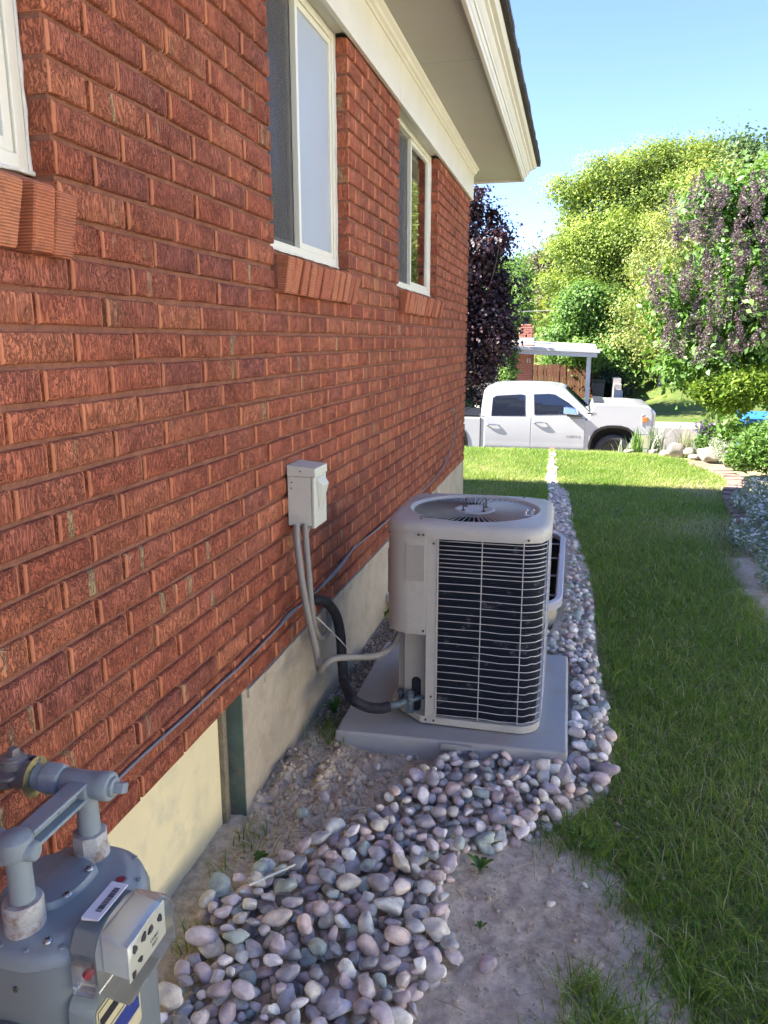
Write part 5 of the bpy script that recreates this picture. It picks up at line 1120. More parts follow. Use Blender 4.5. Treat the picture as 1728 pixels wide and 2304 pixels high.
part(nh, 'carport_roof', rseg(xa, xb, HY - 1.2, HY + 2.9, za, rr[2], .22), M['nwhite'], bevel=.01)
part(nh, 'gutter', MB().loft([[(xa, HY - 1.32, za + .17), (xb + .1, HY - 1.32, rr[2] + .17), (xb + .1, HY - 1.32, rr[2] + .30), (xa, HY - 1.32, za + .30)], [(xa, HY - 1.205, za + .16), (xb + .1, HY - 1.205, rr[2] + .16), (xb + .1, HY - 1.205, rr[2] + .31), (xa, HY - 1.205, za + .31)]]), M['nwhite'], bevel=.012)
part(nh, 'roof_deck', MB().loft([[(xa, HY - 1.2, za + .225), (xb, HY - 1.2, rr[2] + .225), (xb, HY + 2.9, rr[2] + .48), (xa, HY + 2.9, za + .50)], [(xa, HY - 1.2, za + .235), (xb, HY - 1.2, rr[2] + .235), (xb, HY + 2.9, rr[2] + .5), (xa, HY + 2.9, za + .52)]]), M['nroof'])
c0, c1 = H(1157, 860)[0], H(1196, 860)[0]
part(nh, 'brick_pier', MB().box(c0, c1, HY, HY + 1.1, GN, rr[2] + .5), M['nbrick'])
ch0, ch1 = H(1170, 740, 2)[0], H(1200, 740, 2)[0]; cz1 = H(1185, 730, 2)[2]; cz0 = H(1185, 772, 2)[2]
chm = part(nh, 'chimney', MB().box(ch0, ch1, HY + 1.6, HY + 2.3, cz0 - .6, cz1 - .12).box(ch0 + .06, ch1 - .06, HY + 1.66, HY + 2.24, cz1 - .12, cz1), M['nbrick'], bevel=.03)
part(chm, 'flashing', MB().box(ch0 - .06, ch1 + .06, HY + 1.54, HY + 2.36, cz0 - .7, H(1185, 760, 2)[2]), M['nroof'])
part(chm, 'flue_cap', MB().box(ch0 + .13, ch1 - .18, HY + 1.75, HY + 2.15, cz1, cz1 + .10).box(ch0 + .10, ch1 - .15, HY + 1.72, HY + 2.18, cz1 + .26, cz1 + .32).box(ch0 + .14, ch0 + .18, HY + 1.76, HY + 1.8, cz1 + .1, cz1 + .26).box(ch1 - .23, ch1 - .19, HY + 1.76, HY + 1.8, cz1 + .1, cz1 + .26).box(ch0 + .14, ch1 - .19, HY + 2.0, HY + 2.1, cz1 + .1, cz1 + .26), M['greyrim'])
pp0 = H(1322, 850)
part(nh, 'carport_post', MB().box(pp0[0] - .085, pp0[0] + .085, HY - .9, HY - .73, GN, rr[2] + slope * (pp0[0] - xb) + .0), M['nwhite'], bevel=.01)
wy = HY + .4
nw = part(nh, 'wall', MB().box(xa, c0, wy, wy + .25, GN, za + .3), simple('pale_stucco', L(.50, .46, .38), .9, .08, 2.))
wx0, wx1 = ony(1085, 850, wy)[0], ony(1148, 850, wy)[0]; wz0, wz1 = ony(1100, 862, wy)[2], ony(1100, 806, wy)[2]
wn_ = part(nh, 'window', MB().box(wx0 - .06, wx1 + .06, wy - .05, wy - .004, wz0 - .06, wz0).box(wx0 - .06, wx1 + .06, wy - .05, wy - .004, wz1, wz1 + .06).box(wx0 - .06, wx0, wy - .05, wy - .004, wz0, wz1).box(wx1, wx1 + .06, wy - .05, wy - .004, wz0, wz1).box((wx0 + wx1) / 2 - .03, (wx0 + wx1) / 2 + .03, wy - .045, wy - .006, wz0, wz1), M['nwhite'])
part(wn_, 'pane', MB().box(wx0, wx1, wy - .02, wy - .012, wz0, wz1), glassy('house_glass', L(.10, .11, .08), .05))
part(nh, 'house_number', MB().box(c0 + .5, c0 + .54, HY - .02, HY - .003, H(0, 803)[2] - .12, H(0, 803)[2] + .06).box(c0 + .6, c0 + .64, HY - .02, HY - .003, H(0, 803)[2] - .12, H(0, 803)[2] + .06), M['nwhite'])
# cedar fence, board by board
FY = HY + 4.2
f0, f1 = ony(1196, 860, FY)[0], ony(1362, 860, FY)[0]; fz = ony(1280, 820, FY)[2]
fence = thing('cedar_fence', 'reddish brown cedar board fence behind the carport', 'fence', ((f0 + f1) / 2, FY, GN))
part(fence, 'rail', MB().box(f0, f1, FY + .03, FY + .07, GN + .4, GN + .5).box(f0, f1, FY + .03, FY + .07, fz - .4, fz - .3), M['fence'])
bdm = MB().box(-.068, .068, -.012, .012, 0, 1.); bme = bpy.data.meshes.new('fence_board'); bme.from_pydata(bdm.v, [], bdm.f); bme.materials.append(M['fence'])
x = f0
while x < f1:
    o = bpy.data.objects.new('fence_board', bme); COL.objects.link(o); o.parent = fence; h = fz - GN + random.uniform(-.03, .03); o.location = (x - (f0 + f1) / 2, random.uniform(-.012, .012), 0); o.scale = (1, 1, h); x += .148
# wheeled bin, retaining wall
def bin_(name, px0_, px1_, pz0, pz1, Y, mat, label):
    a, b_ = ony(px0_, pz1, Y), ony(px1_, pz1, Y); z1 = a[2]; z0 = ony(px0_, pz0, Y)[2]; w = b_[0] - a[0]; cx = (a[0] + b_[0]) / 2
    t = thing(name, label, 'bin', (cx, Y, z0))
    part(t, 'tub', MB().loft([[(cx - w * .40, Y - .24, z0 + .06), (cx + w * .40, Y - .24, z0 + .06), (cx + w * .40, Y + .24, z0 + .06), (cx - w * .40, Y + .24, z0 + .06)], [(cx - w * .48, Y - .3, z1 - .10), (cx + w * .48, Y - .3, z1 - .10), (cx + w * .48, Y + .34, z1 - .10), (cx - w * .48, Y + .34, z1 - .10)]]), mat, bevel=.03)
    part(t, 'lid', MB().prism([(Y - .36, z1 - .095), (Y - .36, z1 - .06), (Y + .1, z1), (Y + .38, z1 - .02), (Y + .38, z1 - .095)], 'x', cx - w * .52, cx + w * .52), mat, bevel=.02)
    for s in (-1, 1): part(t, 'wheel', MB().lathe([(.02, 0), (.12, 0), (.13, .02), (.12, .05), (.02, .05)], (cx + s * w * .42 - .025, Y + .30, z0 + .12), (1, 0, 0), 16), M['blackplastic'], smooth=40)
    return t
bin_('wheeled_bin', 1333, 1362, 916, 853, HY - .4, simple('dark_green_bin', L(.014, .02, .02), .5, .1, 4.), 'black wheeled rubbish bin beside the white carport post')
M['bluebin'] = simple('bright_blue_plastic', L(.03, .17, .55), .45, .06, 4.)
bin_('wheeled_bin', 1664, 1790, 1045, 926, 13.2, M['bluebin'], 'bright blue bin half hidden under the lilac at the right edge')
rw = thing('retaining_wall', 'stepped grey block retaining wall between driveway and far lawn', 'wall', (2.6, 30.5, -1.15))
blk = MB().box(-.14, .14, -.19, .19, 0, .19); bkm = bpy.data.meshes.new('wall_block'); bkm.from_pydata(blk.v, [], blk.f); bkm.materials.append(M['kerb'])
for r_ in range(6):
    for k in range(14):
        y = 28.6 + k * .4 + (.2 if r_ % 2 else 0); h_ = 1 + 5 * sstep(28.4, 33., np.array(y))
        if r_ > h_: continue
        o = bpy.data.objects.new('wall_block', bkm); COL.objects.link(o); o.parent = rw; o.location = (random.uniform(-.01, .01) - .04, y - 30.5, r_ * .196)
# far-off house on the hill and the overhead wire
hz_ = ony(1130, 626, 190.); he = ony(1216, 626, 190.)
fh = thing('distant_house', 'distant long white roofed house on the hillside', 'house', ((hz_[0] + he[0]) / 2, 190., hz_[2] - 3.))
part(fh, 'wall', MB().box(hz_[0], he[0], 190., 196., hz_[2] - 6., hz_[2]), simple('far_grey_wall', L(.3, .3, .28), .9, .1, .5))
part(fh, 'roof', MB().prism([(189., hz_[2] - .05), (193., hz_[2] + 1.1), (197., hz_[2] - .05), (197, hz_[2] + .2), (193., hz_[2] + 1.5), (189., hz_[2] + .2)], 'x', hz_[0] - .6, he[0] + .6), M['nroof'])
wp = [ony(1000, 699, 41.), ony(1165, 701, 40.), ony(1300, 695, 39.), ony(1500, 684, 38.)]
tag(MB().tube(curve(wp, 6), .018, 5).build('overhead_wire', M['cable']), 'thin overhead utility wire crossing in front of the trees', 'wire')
# ================================================================== trees and shrubs
def leaves(name, P, size, aspect, mat, parent, tone, up=.3, rs=0, out=None):
    """P (n,3) leaf centres -> one crown mesh of folded leaf blades"""
    r = np.random.default_rng(rs); n = len(P); sz = size * r.uniform(.5, 1.5, n)
    nrm = r.normal(0, 1, (n, 3)); nrm[:, 2] = np.abs(nrm[:, 2]) + up
    if out is not None: nrm = nrm * .42 + out                     # blades lie over the outside of their bough
    nrm /= np.linalg.norm(nrm, axis=1)[:, None]
    t = r.normal(0, 1, (n, 3)); t -= nrm * (t * nrm).sum(1)[:, None]; t /= np.linalg.norm(t, axis=1)[:, None]; s = np.cross(nrm, t)
    V = np.zeros((n, 4, 3)); a = sz[:, None]
    V[:, 0] = P - t * a * .5; V[:, 1] = P + s * a * aspect * .5 + nrm * a * .10 + t * a * .05; V[:, 2] = P + t * a * .5; V[:, 3] = P - s * a * aspect * .5 + nrm * a * .10 + t * a * .05
    o = np.arange(n)[:, None] * 4; F_ = np.concatenate([o + np.array([[0, 1, 2]]), o + np.array([[0, 2, 3]])], 0)
    base = np.array(parent.location) if parent else np.zeros(3)
    return link(name, fast_mesh(name, (V - base).reshape(-1, 3), F_, np.repeat(np.clip(tone, 0, 1), 4)), mat, parent)
M['bark'] = simple('grey_brown_bark', L(.12, .095, .075), .95, .35, 8., bmp=.8, bscale=40.)
M['barkl'] = simple('pale_bark', L(.28, .25, .22), .9, .3, 10., bmp=.6, bscale=50.)
def tree(name, label, cat, base, lobes, n, leafsize, mat, aspect=.6, clump=.5, cl_n=26, trunk=.16, bark='bark', up=.3, seed=1, shell=.72, group=None, flat=.75, sun=.25):
    """lobes: (centre, radii) ellipsoids; leaves gather in clumps through their volume, mostly near the outside"""
    r = np.random.default_rng(seed); t = thing(name, label, cat, tuple(base), group)
    pts = []; tn = []; tips = []; od = []
    big = lobes; lobes = []
    for c, rad in big:                                   # every limb carries a handful of uneven boughs
        lobes.append((c, tuple(.62 * q for q in rad)))
        for j in range(9):
            d = r.normal(0, 1, 3); d[2] += .25; d /= np.linalg.norm(d); f = r.uniform(.28, .52); lobes.append((tuple(np.array(c) + d * np.array(rad) * r.uniform(.6, 1.02)), tuple(f * q * r.uniform(.8, 1.25) for q in rad)))
    vol = np.array([l[1][0] * l[1][1] * l[1][2] for l in lobes]) ** (2 / 3.); vol /= vol.sum()
    for (c, rad), w in zip(lobes, vol):
        m_ = max(3, int(n * w / cl_n)); d = r.normal(0, 1, (m_, 3)); d /= np.linalg.norm(d, axis=1)[:, None]
        rr_ = np.where(r.random(m_) < shell, r.uniform(.74, 1.04, m_), r.uniform(.2, .8, m_)); cc = np.array(c) + d * rr_[:, None] * np.array(rad); tips += list(cc[r.integers(0, m_, 1)])
        k = r.poisson(cl_n, m_); rep = np.repeat(np.arange(m_), k); q = r.normal(0, 1, (len(rep), 3)) * np.array([1, 1, flat]) * clump * r.uniform(.5, 1.3, m_)[rep][:, None]
        pts.append(cc[rep] + q); od.append(d[rep] + .35 * q / (np.linalg.norm(q, axis=1)[:, None] + 1e-6)); tn.append(.42 + .16 * r.normal(0, 1, m_)[rep] + .07 * r.normal(0, 1, len(rep)) + sun * d[rep, 2] * .5)  # upward leaves toned lighter: sunlight painted into the leaf colour
    P_ = np.concatenate(pts); tn = np.concatenate(tn); ok = P_[:, 2] > base[2] + .03; leaves('crown', P_[ok], leafsize, aspect, mat, t, tn[ok], up, seed, np.concatenate(od)[ok])
    # trunk and limbs
    b0 = Vector(base); cen = Vector(np.mean([l[0] for l in big], 0)); topz = cen.z; s = MB()
    ctop = Vector((b0.x * .4 + cen.x * .6, b0.y * .4 + cen.y * .6, topz)); m1 = b0.lerp(ctop, .5) + Vector((r.normal(0, .1), r.normal(0, .1), 0))
    s.tube(curve([b0 - Vector((0, 0, .2)), b0.lerp(m1, .6), m1, ctop], 4), list(np.linspace(trunk, trunk * .35, 13)), 8)
    for tp_ in tips:
        st_ = b0.lerp(ctop, r.uniform(.35, .95)); e = Vector(tp_); mid_ = st_.lerp(e, .5) + Vector((r.normal(0, .15), r.normal(0, .15), .12 * (e - st_).length)); s.tube(curve([st_, mid_, e], 4), list(np.linspace(trunk * .32, trunk * .06, 9)), 5)
    part(t, 'trunk', s, M[bark], smooth=60); return t
def lob(px_, py_, rx, ry, Y, dy=None, depth=.9):
    c = ony(px_, py_, Y + (dy or 0.)); s = np.linalg.norm(c - CAM) / FPX; return (tuple(c), (rx * s, max(rx, ry) * s * depth, ry * s))
def gb(px_, Y): 
    c = ony(px_, 800, Y); return (c[0], Y, float(gz(c[0], Y)))
M['l_maple'] = leafmat('purple_maple_leaf', [L(.016, .010, .013), L(.028, .014, .018), L(.045, .018, .020), L(.075, .022, .020), L(.12, .05, .04)], .22, .45)
M['l_locust'] = leafmat('golden_locust_leaf', [L(0.139, 0.21, 0.0607), L(0.216, 0.3, 0.0721), L(0.304, 0.398, 0.0802), L(0.43, 0.495, 0.0883), L(0.556, 0.541, 0.0883)], .4, .2)
M['l_green'] = leafmat('fresh_green_leaf', [L(0.0828, 0.166, 0.0506), L(0.131, 0.241, 0.0603), L(0.193, 0.324, 0.0727), L(0.276, 0.4, 0.092)], .4, .25)
M['l_olive'] = leafmat('olive_green_leaf', [L(0.139, 0.189, 0.0684), L(0.229, 0.287, 0.0843), L(0.337, 0.377, 0.108), L(0.476, 0.466, 0.138), L(0.654, 0.575, 0.187)], .40, .3)
M['l_blue'] = leafmat('blue_green_leaf', [L(0.0864, 0.144, 0.0576), L(0.134, 0.211, 0.0864), L(0.192, 0.278, 0.115), L(0.269, 0.346, 0.144)], .35, .25)
M['l_spruce'] = leafmat('dull_spruce_needle', [L(0.092, 0.101, 0.0644), L(0.156, 0.156, 0.101), L(0.239, 0.221, 0.138), L(0.313, 0.267, 0.166)], .2, .15)
M['l_dark'] = leafmat('dark_hedge_leaf', [L(.012, .024, .014), L(.02, .04, .022), L(.035, .06, .03)], .3, .3)
M['l_lilac'] = leafmat('lilac_leaf', [L(0.0604, 0.129, 0.0259), L(0.103, 0.207, 0.0345), L(0.155, 0.293, 0.0517), L(0.241, 0.38, 0.0862)], .38, .6)
M['l_bloom'] = leafmat('spent_lilac_bloom', [L(0.105, 0.0728, 0.0868), L(0.168, 0.119, 0.14), L(0.238, 0.175, 0.196), L(0.322, 0.245, 0.259)], .25, .15)
M['l_lime'] = leafmat('lime_green_leaf', [L(.08, .15, .02), L(.13, .22, .03), L(.19, .28, .04), L(.27, .34, .06)], .42, .25)
M['l_silver'] = leafmat('silver_leaf', [L(.20, .26, .16), L(.29, .35, .23), L(.38, .43, .31), L(.48, .52, .42)], .3, .2)
M['l_petal'] = leafmat('white_petal', [L(.55, .57, .58), L(.66, .68, .69), L(.75, .76, .76)], .35, .2)
M['l_violet'] = leafmat('violet_sage_bloom', [L(.10, .05, .20), L(.16, .08, .30), L(.22, .13, .38)], .3, .2)

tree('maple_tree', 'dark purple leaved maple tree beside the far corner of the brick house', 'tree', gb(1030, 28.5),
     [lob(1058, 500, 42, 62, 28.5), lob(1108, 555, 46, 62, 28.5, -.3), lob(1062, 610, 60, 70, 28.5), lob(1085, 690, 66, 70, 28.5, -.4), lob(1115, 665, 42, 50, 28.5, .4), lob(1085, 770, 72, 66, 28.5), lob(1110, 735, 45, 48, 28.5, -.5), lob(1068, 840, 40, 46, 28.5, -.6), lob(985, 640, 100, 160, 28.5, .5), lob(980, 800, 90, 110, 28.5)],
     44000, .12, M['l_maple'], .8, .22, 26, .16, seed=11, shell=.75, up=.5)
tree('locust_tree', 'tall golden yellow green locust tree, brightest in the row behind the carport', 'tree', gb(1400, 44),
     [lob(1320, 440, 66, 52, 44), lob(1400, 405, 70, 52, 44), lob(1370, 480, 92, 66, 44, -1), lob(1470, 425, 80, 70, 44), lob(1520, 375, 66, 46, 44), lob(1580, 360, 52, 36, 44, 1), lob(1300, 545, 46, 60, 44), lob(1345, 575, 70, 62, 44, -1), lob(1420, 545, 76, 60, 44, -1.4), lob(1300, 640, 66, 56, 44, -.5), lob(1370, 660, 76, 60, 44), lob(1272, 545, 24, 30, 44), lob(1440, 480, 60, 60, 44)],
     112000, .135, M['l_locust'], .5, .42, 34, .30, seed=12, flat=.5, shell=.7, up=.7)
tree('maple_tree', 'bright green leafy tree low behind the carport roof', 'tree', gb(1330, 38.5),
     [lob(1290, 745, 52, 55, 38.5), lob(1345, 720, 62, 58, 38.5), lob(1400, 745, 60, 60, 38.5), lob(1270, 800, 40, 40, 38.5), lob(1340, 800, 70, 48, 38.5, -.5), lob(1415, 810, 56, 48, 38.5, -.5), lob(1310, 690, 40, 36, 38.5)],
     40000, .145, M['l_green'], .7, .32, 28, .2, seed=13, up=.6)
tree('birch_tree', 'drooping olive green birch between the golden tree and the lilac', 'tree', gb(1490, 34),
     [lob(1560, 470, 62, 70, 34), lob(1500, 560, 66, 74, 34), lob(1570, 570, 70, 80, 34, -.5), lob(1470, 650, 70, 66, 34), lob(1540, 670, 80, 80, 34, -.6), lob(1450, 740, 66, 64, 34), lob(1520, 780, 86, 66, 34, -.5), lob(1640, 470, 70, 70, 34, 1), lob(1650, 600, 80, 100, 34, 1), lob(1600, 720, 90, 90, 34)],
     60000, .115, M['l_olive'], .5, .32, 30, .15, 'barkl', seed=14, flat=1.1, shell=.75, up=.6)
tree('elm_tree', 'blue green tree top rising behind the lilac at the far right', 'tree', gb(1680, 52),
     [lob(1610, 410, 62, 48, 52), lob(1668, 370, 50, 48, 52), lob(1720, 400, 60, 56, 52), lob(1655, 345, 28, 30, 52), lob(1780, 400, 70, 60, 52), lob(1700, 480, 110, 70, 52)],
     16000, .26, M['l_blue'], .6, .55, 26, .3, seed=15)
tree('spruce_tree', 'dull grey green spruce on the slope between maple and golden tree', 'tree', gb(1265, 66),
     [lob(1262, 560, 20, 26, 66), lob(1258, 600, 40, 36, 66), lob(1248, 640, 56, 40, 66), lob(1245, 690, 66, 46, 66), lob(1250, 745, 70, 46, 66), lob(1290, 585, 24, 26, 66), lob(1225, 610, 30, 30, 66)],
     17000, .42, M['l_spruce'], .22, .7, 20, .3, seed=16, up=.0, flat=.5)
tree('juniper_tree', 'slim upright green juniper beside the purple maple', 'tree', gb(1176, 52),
     [lob(1180, 620, 9, 30, 52), lob(1178, 665, 15, 36, 52), lob(1172, 710, 24, 40, 52), lob(1165, 755, 34, 44, 52)],
     9000, .22, M['l_green'], .35, .35, 20, .15, seed=17)
for k, (px_, py_, rx, ry, Y, lab) in enumerate(((1150, 612, 26, 20, 120, 'small far tree on the hill crest just right of the purple maple'), (1192, 600, 24, 18, 130, 'small rounded far tree on the hill crest left of the spruce'), (1215, 650, 30, 24, 110, 'far tree below the distant white roof'), (1120, 640, 26, 26, 100, 'far tree half hidden behind the purple maple crown'), (1080, 620, 40, 30, 120, 'far hilltop tree seen through the purple maple'))):
    tree('hill_tree', lab, 'tree', gb(px_, Y), [lob(px_, py_, rx, ry, Y), lob(px_ + rx * .6, py_ + ry * .5, rx * .7, ry * .7, Y)], 3000, .6, M['l_green'], .6, .9, 24, .25, seed=20 + k, group='far trees on the hill')
for k, (px_, lab) in enumerate(((1296, 'low conical green spruce behind the middle of the cedar fence'), (1262, 'low conical green spruce behind the left of the cedar fence'), (1338, 'low conical green spruce behind the right end of the cedar fence'))):
    tree('dwarf_spruce', lab, 'tree', gb(px_, 38.2), [lob(px_, 775 + k * 6, 8, 18, 38.2), lob(px_, 800 + k * 4, 18, 20, 38.2), lob(px_, 822, 28, 18, 38.2)], 5200, .13, M['l_lime'] if k == 0 else M['l_green'], .4, .2, 22, .07, seed=30 + k, group='conical spruces behind the fence')
tree('climbing_shrub', 'light green shrub climbing the pale wall beside the brick pier', 'shrub', gb(1149, 31.8), [lob(1150, 800, 12, 20, 31.8), lob(1148, 830, 15, 22, 31.8), lob(1149, 858, 12, 18, 31.8)], 2600, .11, M['l_green'], .7, .13, 20, .04, seed=40)
tree('hedge', 'dark green clipped hedge in front of the house behind the truck bed', 'hedge', gb(1050, 28.), [lob(1020, 905, 55, 30, 28), lob(1062, 905, 34, 32, 28), lob(960, 900, 60, 34, 28)], 7000, .10, M['l_dark'], .7, .14, 22, .06, seed=41)
for k, (px_, py_, rx, ry, Y, mt, lab) in enumerate(((1385, 815, 36, 40, 34.5, 'l_green', 'green shrub at the right end of the carport beside the bin'), (1425, 805, 34, 34, 35., 'l_olive', 'olive shrub on the crest of the far lawn'), (1475, 795, 40, 34, 36., 'l_green', 'rounded green shrub behind the far lawn under the birch'), (1540, 785, 52, 40, 36.5, 'l_olive', 'wide olive shrub behind the far lawn left of the lilac'), (1610, 800, 50, 44, 37., 'l_olive', 'shrub on the far lawn hidden behind the lilac'), (1360, 870, 24, 26, 33.6, 'l_dark', 'small dark shrub behind the black bin'))):
    tree('shrub', lab, 'shrub', gb(px_, Y), [lob(px_, py_, rx, ry, Y), lob(px_ + rx * .5, py_ + ry * .3, rx * .7, ry * .7, Y)], 5200, .14, M[mt], .6, .26, 24, .07, seed=50 + k, group='shrubs along the far lawn')
# a dense wood closing the view between the single trees
r = np.random.default_rng(77); wp_ = []; 
for k in range(130):
    px_ = r.uniform(1180, 2100); Y = r.uniform(56, 75); py_ = r.uniform(520 if px_ > 1320 else 690, 790); c = ony(px_, py_, Y); q = r.normal(0, 1, (90, 3)) * np.array([1.5, 1.5, 1.0]); wp_.append(c + q)
P_ = np.concatenate(wp_); wd = leaves('wooded_slope', P_, .6, .6, M['l_olive'], None, r.normal(.35, .2, len(P_)), .3, 78); wd['kind'] = 'stuff'; tag(wd, 'dense mixed greenery filling the slope behind the single trees', 'trees')

# ------------------------------------------------------------------ lilac and the flower bed
r = np.random.default_rng(90)
LY = 10.6
lobs = [lob(1655, 560, 105, 125, LY), lob(1745, 520, 120, 140, LY), lob(1600, 690, 110, 110, LY, -.2), lob(1700, 740, 140, 150, LY, -.3), lob(1560, 790, 90, 90, LY), lob(1650, 840, 110, 90, LY, -.2), lob(1540, 700, 70, 70, LY, .2), lob(1800, 700, 140, 240, LY), lob(1640, 470, 50, 50, LY), lob(1580, 480, 36, 40, LY)]
lil = tree('lilac_bush', 'tall lilac bush with faded purple flower heads at the right edge', 'bush', (3.55, LY, 0.), lobs, 30000, .078, M['l_lilac'], .62, .12, 18, .05, 'barkl', seed=91, shell=.75)
hp = []; ht = []
for (px_, py_) in [(1702, 415), (1690, 440), (1572, 420), (1556, 455), (1600, 430), (1638, 440), (1612, 490), (1527, 520), (1520, 540), (1553, 515), (1575, 525), (1597, 540), (1660, 520), (1680, 560), (1720, 520), (1728, 560), (1650, 575), (1590, 580), (1475, 620), (1500, 640), (1466, 650), (1535, 610), (1560, 630), (1600, 625), (1620, 650), (1668, 600), (1690, 640), (1715, 610), (1560, 690), (1590, 700), (1625, 700), (1500, 700), (1516, 720), (1650, 690), (1700, 690), (1725, 680), (1548, 740), (1580, 760), (1610, 750), (1660, 740), (1690, 760), (1520, 770), (1720, 740), (1565, 800), (1640, 790), (1496, 760), (1600, 470), (1680, 470), (1545, 660), (1612, 600), (1705, 470)]:
  for rep_ in range(2):
    c = ony(px_ + (r.normal(0, 14) if rep_ else 0), py_ + (r.normal(0, 14) if rep_ else 0), LY - 1.15 + r.uniform(-.15, .3)); h = r.uniform(.12, .20); k = 170
    u = r.uniform(0, 1, k); ang = r.uniform(0, 6.28, k); rad = .068 * (1 - .7 * u) * np.sqrt(r.uniform(.2, 1, k)); tilt = r.normal(0, .25, 2)
    hp.append(np.stack([c[0] + rad * np.cos(ang) + tilt[0] * u * h, c[1] + rad * np.sin(ang), c[2] + (u - .5) * h * 1.5], 1)); ht.append(r.normal(.45, .25, k))
leaves('flower_heads', np.concatenate(hp), .021, .8, M['l_bloom'], lil, np.concatenate(ht), .2, 92)
def plant(name, label, cat, base, P_, size, aspect, mat, tone_mu=.5, up=.3, seed=0, stems=None, group=None):
    t = thing(name, label, cat, base, group); rr_ = np.random.default_rng(seed)
    leaves('foliage', P_, size, aspect, mat, t, rr_.normal(tone_mu, .2, len(P_)), up, seed)
    return t
def blob(px_, py_, rx, ry, Y, n, zmin=.02, seed=0):
    c, rad = lob(px_, py_, rx, ry, Y); rr_ = np.random.default_rng(seed); d = rr_.normal(0, 1, (n, 3)); d /= np.linalg.norm(d, axis=1)[:, None]; q = np.array(c) + d * (rr_.uniform(.35, 1.05, n) ** .6)[:, None] * np.array(rad) + rr_.normal(0, .02, (n, 3)); return q[q[:, 2] > gz(q[:, 0], q[:, 1]) + zmin]
gp_ = lambda px_, Y: tuple(gb(px_, Y))
plant('lower_lilac_foliage', 'lower lilac foliage, lime green painted in for its sunlit leaves', 'bush', gp_(1690, 9.5), np.concatenate([blob(1640, 880, 66, 36, 9.5, 1800, seed=1), blob(1592, 885, 36, 22, 9.6, 600, seed=2), blob(1700, 870, 70, 40, 9.5, 1700, seed=3), blob(1640, 915, 46, 14, 9.5, 400, seed=4), blob(1580, 870, 30, 10, 9.5, 160, seed=14)]), .055, .55, M['l_lime'], seed=5)  # lower lilac leaves, their sunlit look painted in as lime green
plant('leafy_bush', 'green leafy mound in the flower bed between the blue bin and the white flowers', 'bush', gp_(1720, 8.9), np.concatenate([blob(1720, 1012, 64, 44, 8.9, 2600, seed=6), blob(1775, 1000, 80, 60, 8.9, 2200, seed=7), blob(1672, 1030, 36, 24, 8.9, 900, seed=8)]), .06, .4, M['l_green'], .4, .5, 9)
plant('leafy_bush', 'dark green foliage under the lilac behind the leafy mound', 'bush', gp_(1710, 10.2), np.concatenate([blob(1690, 972, 60, 16, 10.2, 900, seed=10), blob(1640, 975, 30, 14, 10.3, 300, seed=110)]), .06, .5, M['l_lilac'], .35, .4, 11)
def groundcover(px0_, px1_, py0_, py1_, n, seed, hmax):
    rr_ = np.random.default_rng(seed); a = rr_.uniform(px0_, px1_, n); b_ = rr_.uniform(py0_, py1_, n); q = np.array([onz(x_, y_, .0) for x_, y_ in zip(a, b_)]); q[:, 2] = hmax * (.35 + .65 * (fbm(q[:, 0] * 5, q[:, 1] * 5, 3, 60) + .5)) * rr_.uniform(.5, 1., n); return q
def bedpoly(q): return q[~inpoly(q[:, 0] - .10, q[:, 1], LAWN_POLY) & (q[:, 1] < 9.2)]
q = np.random.default_rng(61).uniform((2.0, 4.6, 0), (4.2, 7.9, 0), (34000, 3)); q = q[(q[:, 0] > 2.30 - .26 * np.clip((6.6 - q[:, 1]), 0, .8) + .22 * np.clip(q[:, 1] - 6.9, 0, 1.2) + .05 * np.sin(q[:, 1] * 5))]
q[:, 2] = .05 + .20 * (fbm(q[:, 0] * 4, q[:, 1] * 4, 3, 60) + .5) * np.clip((q[:, 0] - 2.2) * 3, .2, 1) + np.random.default_rng(3).uniform(-.05, .03, len(q))
sis = plant('snow_in_summer', 'silver leaved ground cover dotted with white flowers beside the lawn', 'ground cover', (2.8, 6.4, 0), q, .036, .35, M['l_silver'], .4, .4, 62)
k = np.random.default_rng(63).random(len(q)) < .10; fl = q[k] + (0, 0, .03); fl = np.repeat(fl, 3, 0) + np.random.default_rng(64).normal(0, .007, (3 * k.sum(), 3))
leaves('flowers', fl, .020, .9, M['l_petal'], sis, np.random.default_rng(65).uniform(.2, 1, len(fl)), 1.2, 66)
q = np.concatenate([blob(1632, 1015, 26, 18, 9.6, 900, seed=70), blob(1612, 1000, 14, 12, 9.7, 300, seed=71)])
plant('lavender_cotton', 'small rounded pale silver green mound behind the brick edging', 'plant', gp_(1630, 9.6), q, .03, .4, M['l_silver'], .6, .4, 72)
# sage with violet spikes
rr2 = np.random.default_rng(80); sg = plant('sage_plant', 'sage plant with violet flower spikes beside the street', 'plant', gp_(1605, 10.7), np.concatenate([blob(1605, 985, 34, 30, 10.7, 1300, seed=81), blob(1590, 1005, 30, 18, 10.6, 500, seed=82)]), .05, .35, M['l_green'], .3, .3, 83)
sp = []
for k in range(16):
    u0 = 1560 + k * 5.2; a = ony(u0 + 10, 985, 10.65); b_ = ony(u0 + rr2.uniform(-12, 12), 938 + rr2.uniform(0, 22) + (12 if k < 3 else 0), 10.65 + rr2.uniform(-.1, .1)); t = rr2.uniform(.35, 1., 60); sp.append(a + (b_ - a) * t[:, None] + rr2.normal(0, .010, (60, 3)))
leaves('flower_spikes', np.concatenate(sp), .022, .6, M['l_violet'], sg, rr2.uniform(0, 1, 960), .1, 84)
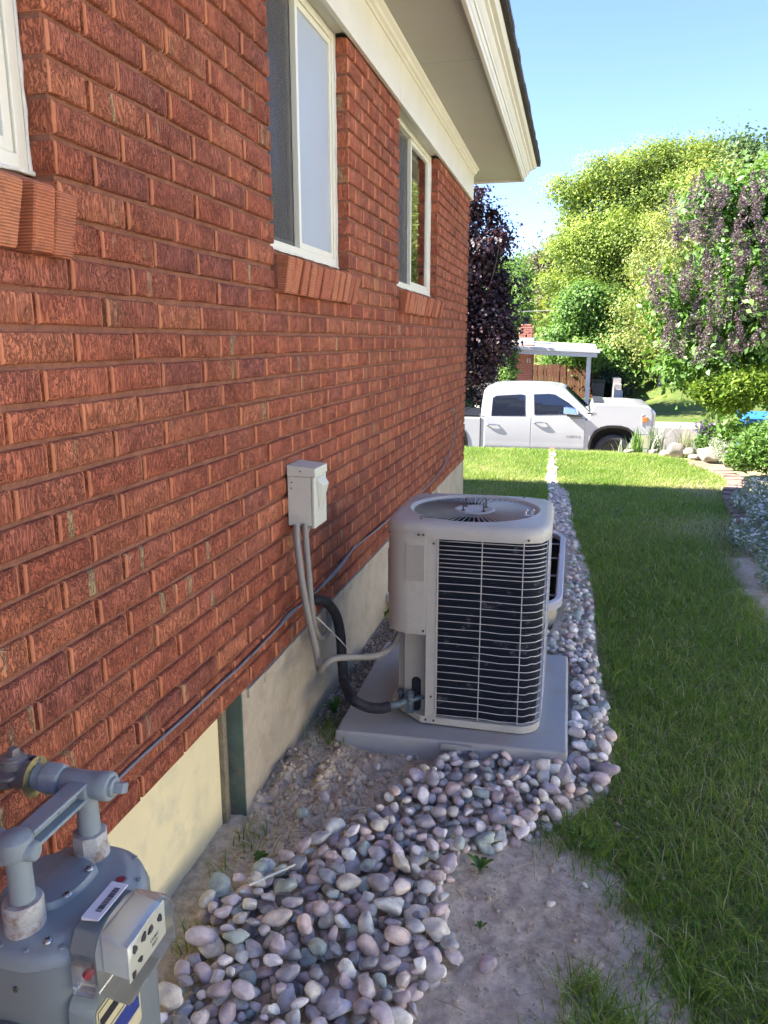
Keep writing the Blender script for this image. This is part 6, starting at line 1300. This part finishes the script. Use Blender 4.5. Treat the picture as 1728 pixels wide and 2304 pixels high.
# tufts of tall grasses by the street
def tuft(name, label, px_, py_, Y, h, n, mat, spread, seed, wd=.008):
    rr_ = np.random.default_rng(seed); c = ony(px_, py_, Y); g0 = float(gz(c[0], Y)); s = MB()
    for k in range(n):
        a = rr_.uniform(0, 6.28); x0, y0 = c[0] + rr_.normal(0, .05), Y + rr_.normal(0, .05); l = h * rr_.uniform(.55, 1.1); out = spread * l * rr_.uniform(.2, 1.2); d = Vector((math.cos(a), math.sin(a), 0)); w = Vector((-d.y, d.x, 0)) * wd; p0 = Vector((x0, y0, g0)); lo = []
        for t_, ww in ((0, 1.), (.4, .9), (.75, .6), (1., .08)):
            q_ = p0 + d * out * t_ ** 2 + Vector((0, 0, l * (t_ - .18 * t_ * t_))); lo.append([tuple(q_ - w * ww), tuple(q_ + w * ww)])
        s.loft(lo, False, False, False)
    o = s.build(name, mat, smooth=80); at_ = o.data.attributes.new('tone', 'FLOAT', 'POINT'); at_.data.foreach_set('value', np.repeat(rr_.uniform(0, 1, n), 8).astype(np.float32)); return tag(o, label, 'plant', 'grassy tufts along the lawn edge')
M['l_pale'] = leafmat('pale_dry_grass', [L(.22, .25, .13), L(.32, .33, .2), L(.45, .42, .28)], .35, .2)
tuft('iris_leaves', 'stiff green sword leaves in front of the truck bumper', 1432, 1015, 10.75, .42, 26, M['l_green'], .25, 1, .011)
tuft('silver_tuft', 'pale silvery leafy stems right of the truck bumper', 1476, 1018, 10.8, .46, 60, M['l_silver'], .5, 2, .012)
tuft('feather_grass', 'fine pale feather grass clump left of the violet sage', 1540, 1010, 11.2, .5, 130, M['l_pale'], .6, 3, .004)
tuft('feather_grass', 'small sparse grass sprigs in front of the truck wheel', 1398, 1018, 10.7, .22, 14, M['l_silver'], .6, 4, .008)
tuft('feather_grass', 'short yellowish tuft between the white rocks', 1560, 1025, 10.4, .16, 60, M['l_lime'], .9, 5, .006)
# rocks round the corner of the lawn
M['rock'] = simple('pale_garden_rock', L(.31, .275, .24), .85, .25, 9., bmp=.5, bscale=50., col2=L(.3, .26, .23))
RM = stone_meshes(5, 3, 33)
for me in RM: me.materials.append(M['rock'])
for k, (px_, py_, rw_, rh_, Y, lab) in enumerate(((1522, 1012, 18, 20, 10.35, 'tall knobbly pale rock at the far corner of the lawn'), (1470, 1018, 12, 9, 10.6, 'small pale rock at the foot of the silvery stems'), (1500, 1022, 14, 9, 10.4, 'low pale rock left of the tall knobbly rock'), (1552, 1018, 14, 9, 10.3, 'rounded pale rock right of the tall knobbly rock'), (1592, 1022, 28, 13, 10.0, 'broad flat whitish rock below the violet sage'), (1640, 1030, 14, 22, 9.4, 'upright pale rock behind the brick edging'), (1562, 1028, 16, 7, 10.2, 'flat pale rock set in front of the yellowish tuft'), (1415, 1016, 10, 6, 10.7, 'small pale rock near the truck bumper'))):
    c = ony(px_, py_, Y); s_ = Y / FPX; o = bpy.data.objects.new('garden_rock', RM[k % 5]); COL.objects.link(o); o.location = (c[0], Y, max(c[2], float(gz(c[0], Y)) + .02)); o.scale = (rw_ * s_ * 1.1, rw_ * s_ * 1.0, rh_ * s_ * 1.6); o.rotation_euler = (0, 0, k * 1.3); tag(o, lab, 'rock', 'pale rocks along the flower bed')
# brick edging, laid end to end
M['paver'] = simple('worn_pink_paver', L(.26, .165, .13), .9, .2, 9., bmp=.5, bscale=90., col2=L(.2, .15, .13))
edging = thing('brick_edging', 'curved row of worn pinkish edging bricks between lawn and flower bed', 'edging', (2.45, 8., 0))
eb = MB().box(-.10, .10, -.085, .085, -.05, .035); ebm = bpy.data.meshes.new('edging_brick'); ebm.from_pydata(eb.v, [], eb.f)
bm = bmesh.new(); bm.from_mesh(ebm); bmesh.ops.bevel(bm, geom=bm.edges[:], offset=.008, segments=2, affect='EDGES'); bm.to_mesh(ebm); bm.free(); ebm.materials.append(M['paver'])
ep = curve([(2.42, 9.75, 0), (2.55, 9.35, 0), (2.63, 8.9, 0), (2.62, 8.46, 0), (2.53, 8.1, 0), (2.46, 7.8, 0), (2.42, 7.4, 0), (2.38, 6.9, 0), (2.36, 6.3, 0)], 12); dacc = 0.; last = None
for i in range(len(ep) - 1):
    d = ep[i + 1] - ep[i]; l = np.linalg.norm(d)
    while dacc <= l:
        p = ep[i] + d * dacc / l; o = bpy.data.objects.new('edging_brick', ebm); COL.objects.link(o); o.parent = edging; o.location = (p[0] - 2.45, p[1] - 8., random.uniform(-.008, .008)); o.rotation_euler = (random.gauss(0, .03), random.gauss(0, .03), math.atan2(d[1], d[0]) - math.pi / 2 + random.gauss(0, .04)); dacc += .178
    dacc -= l
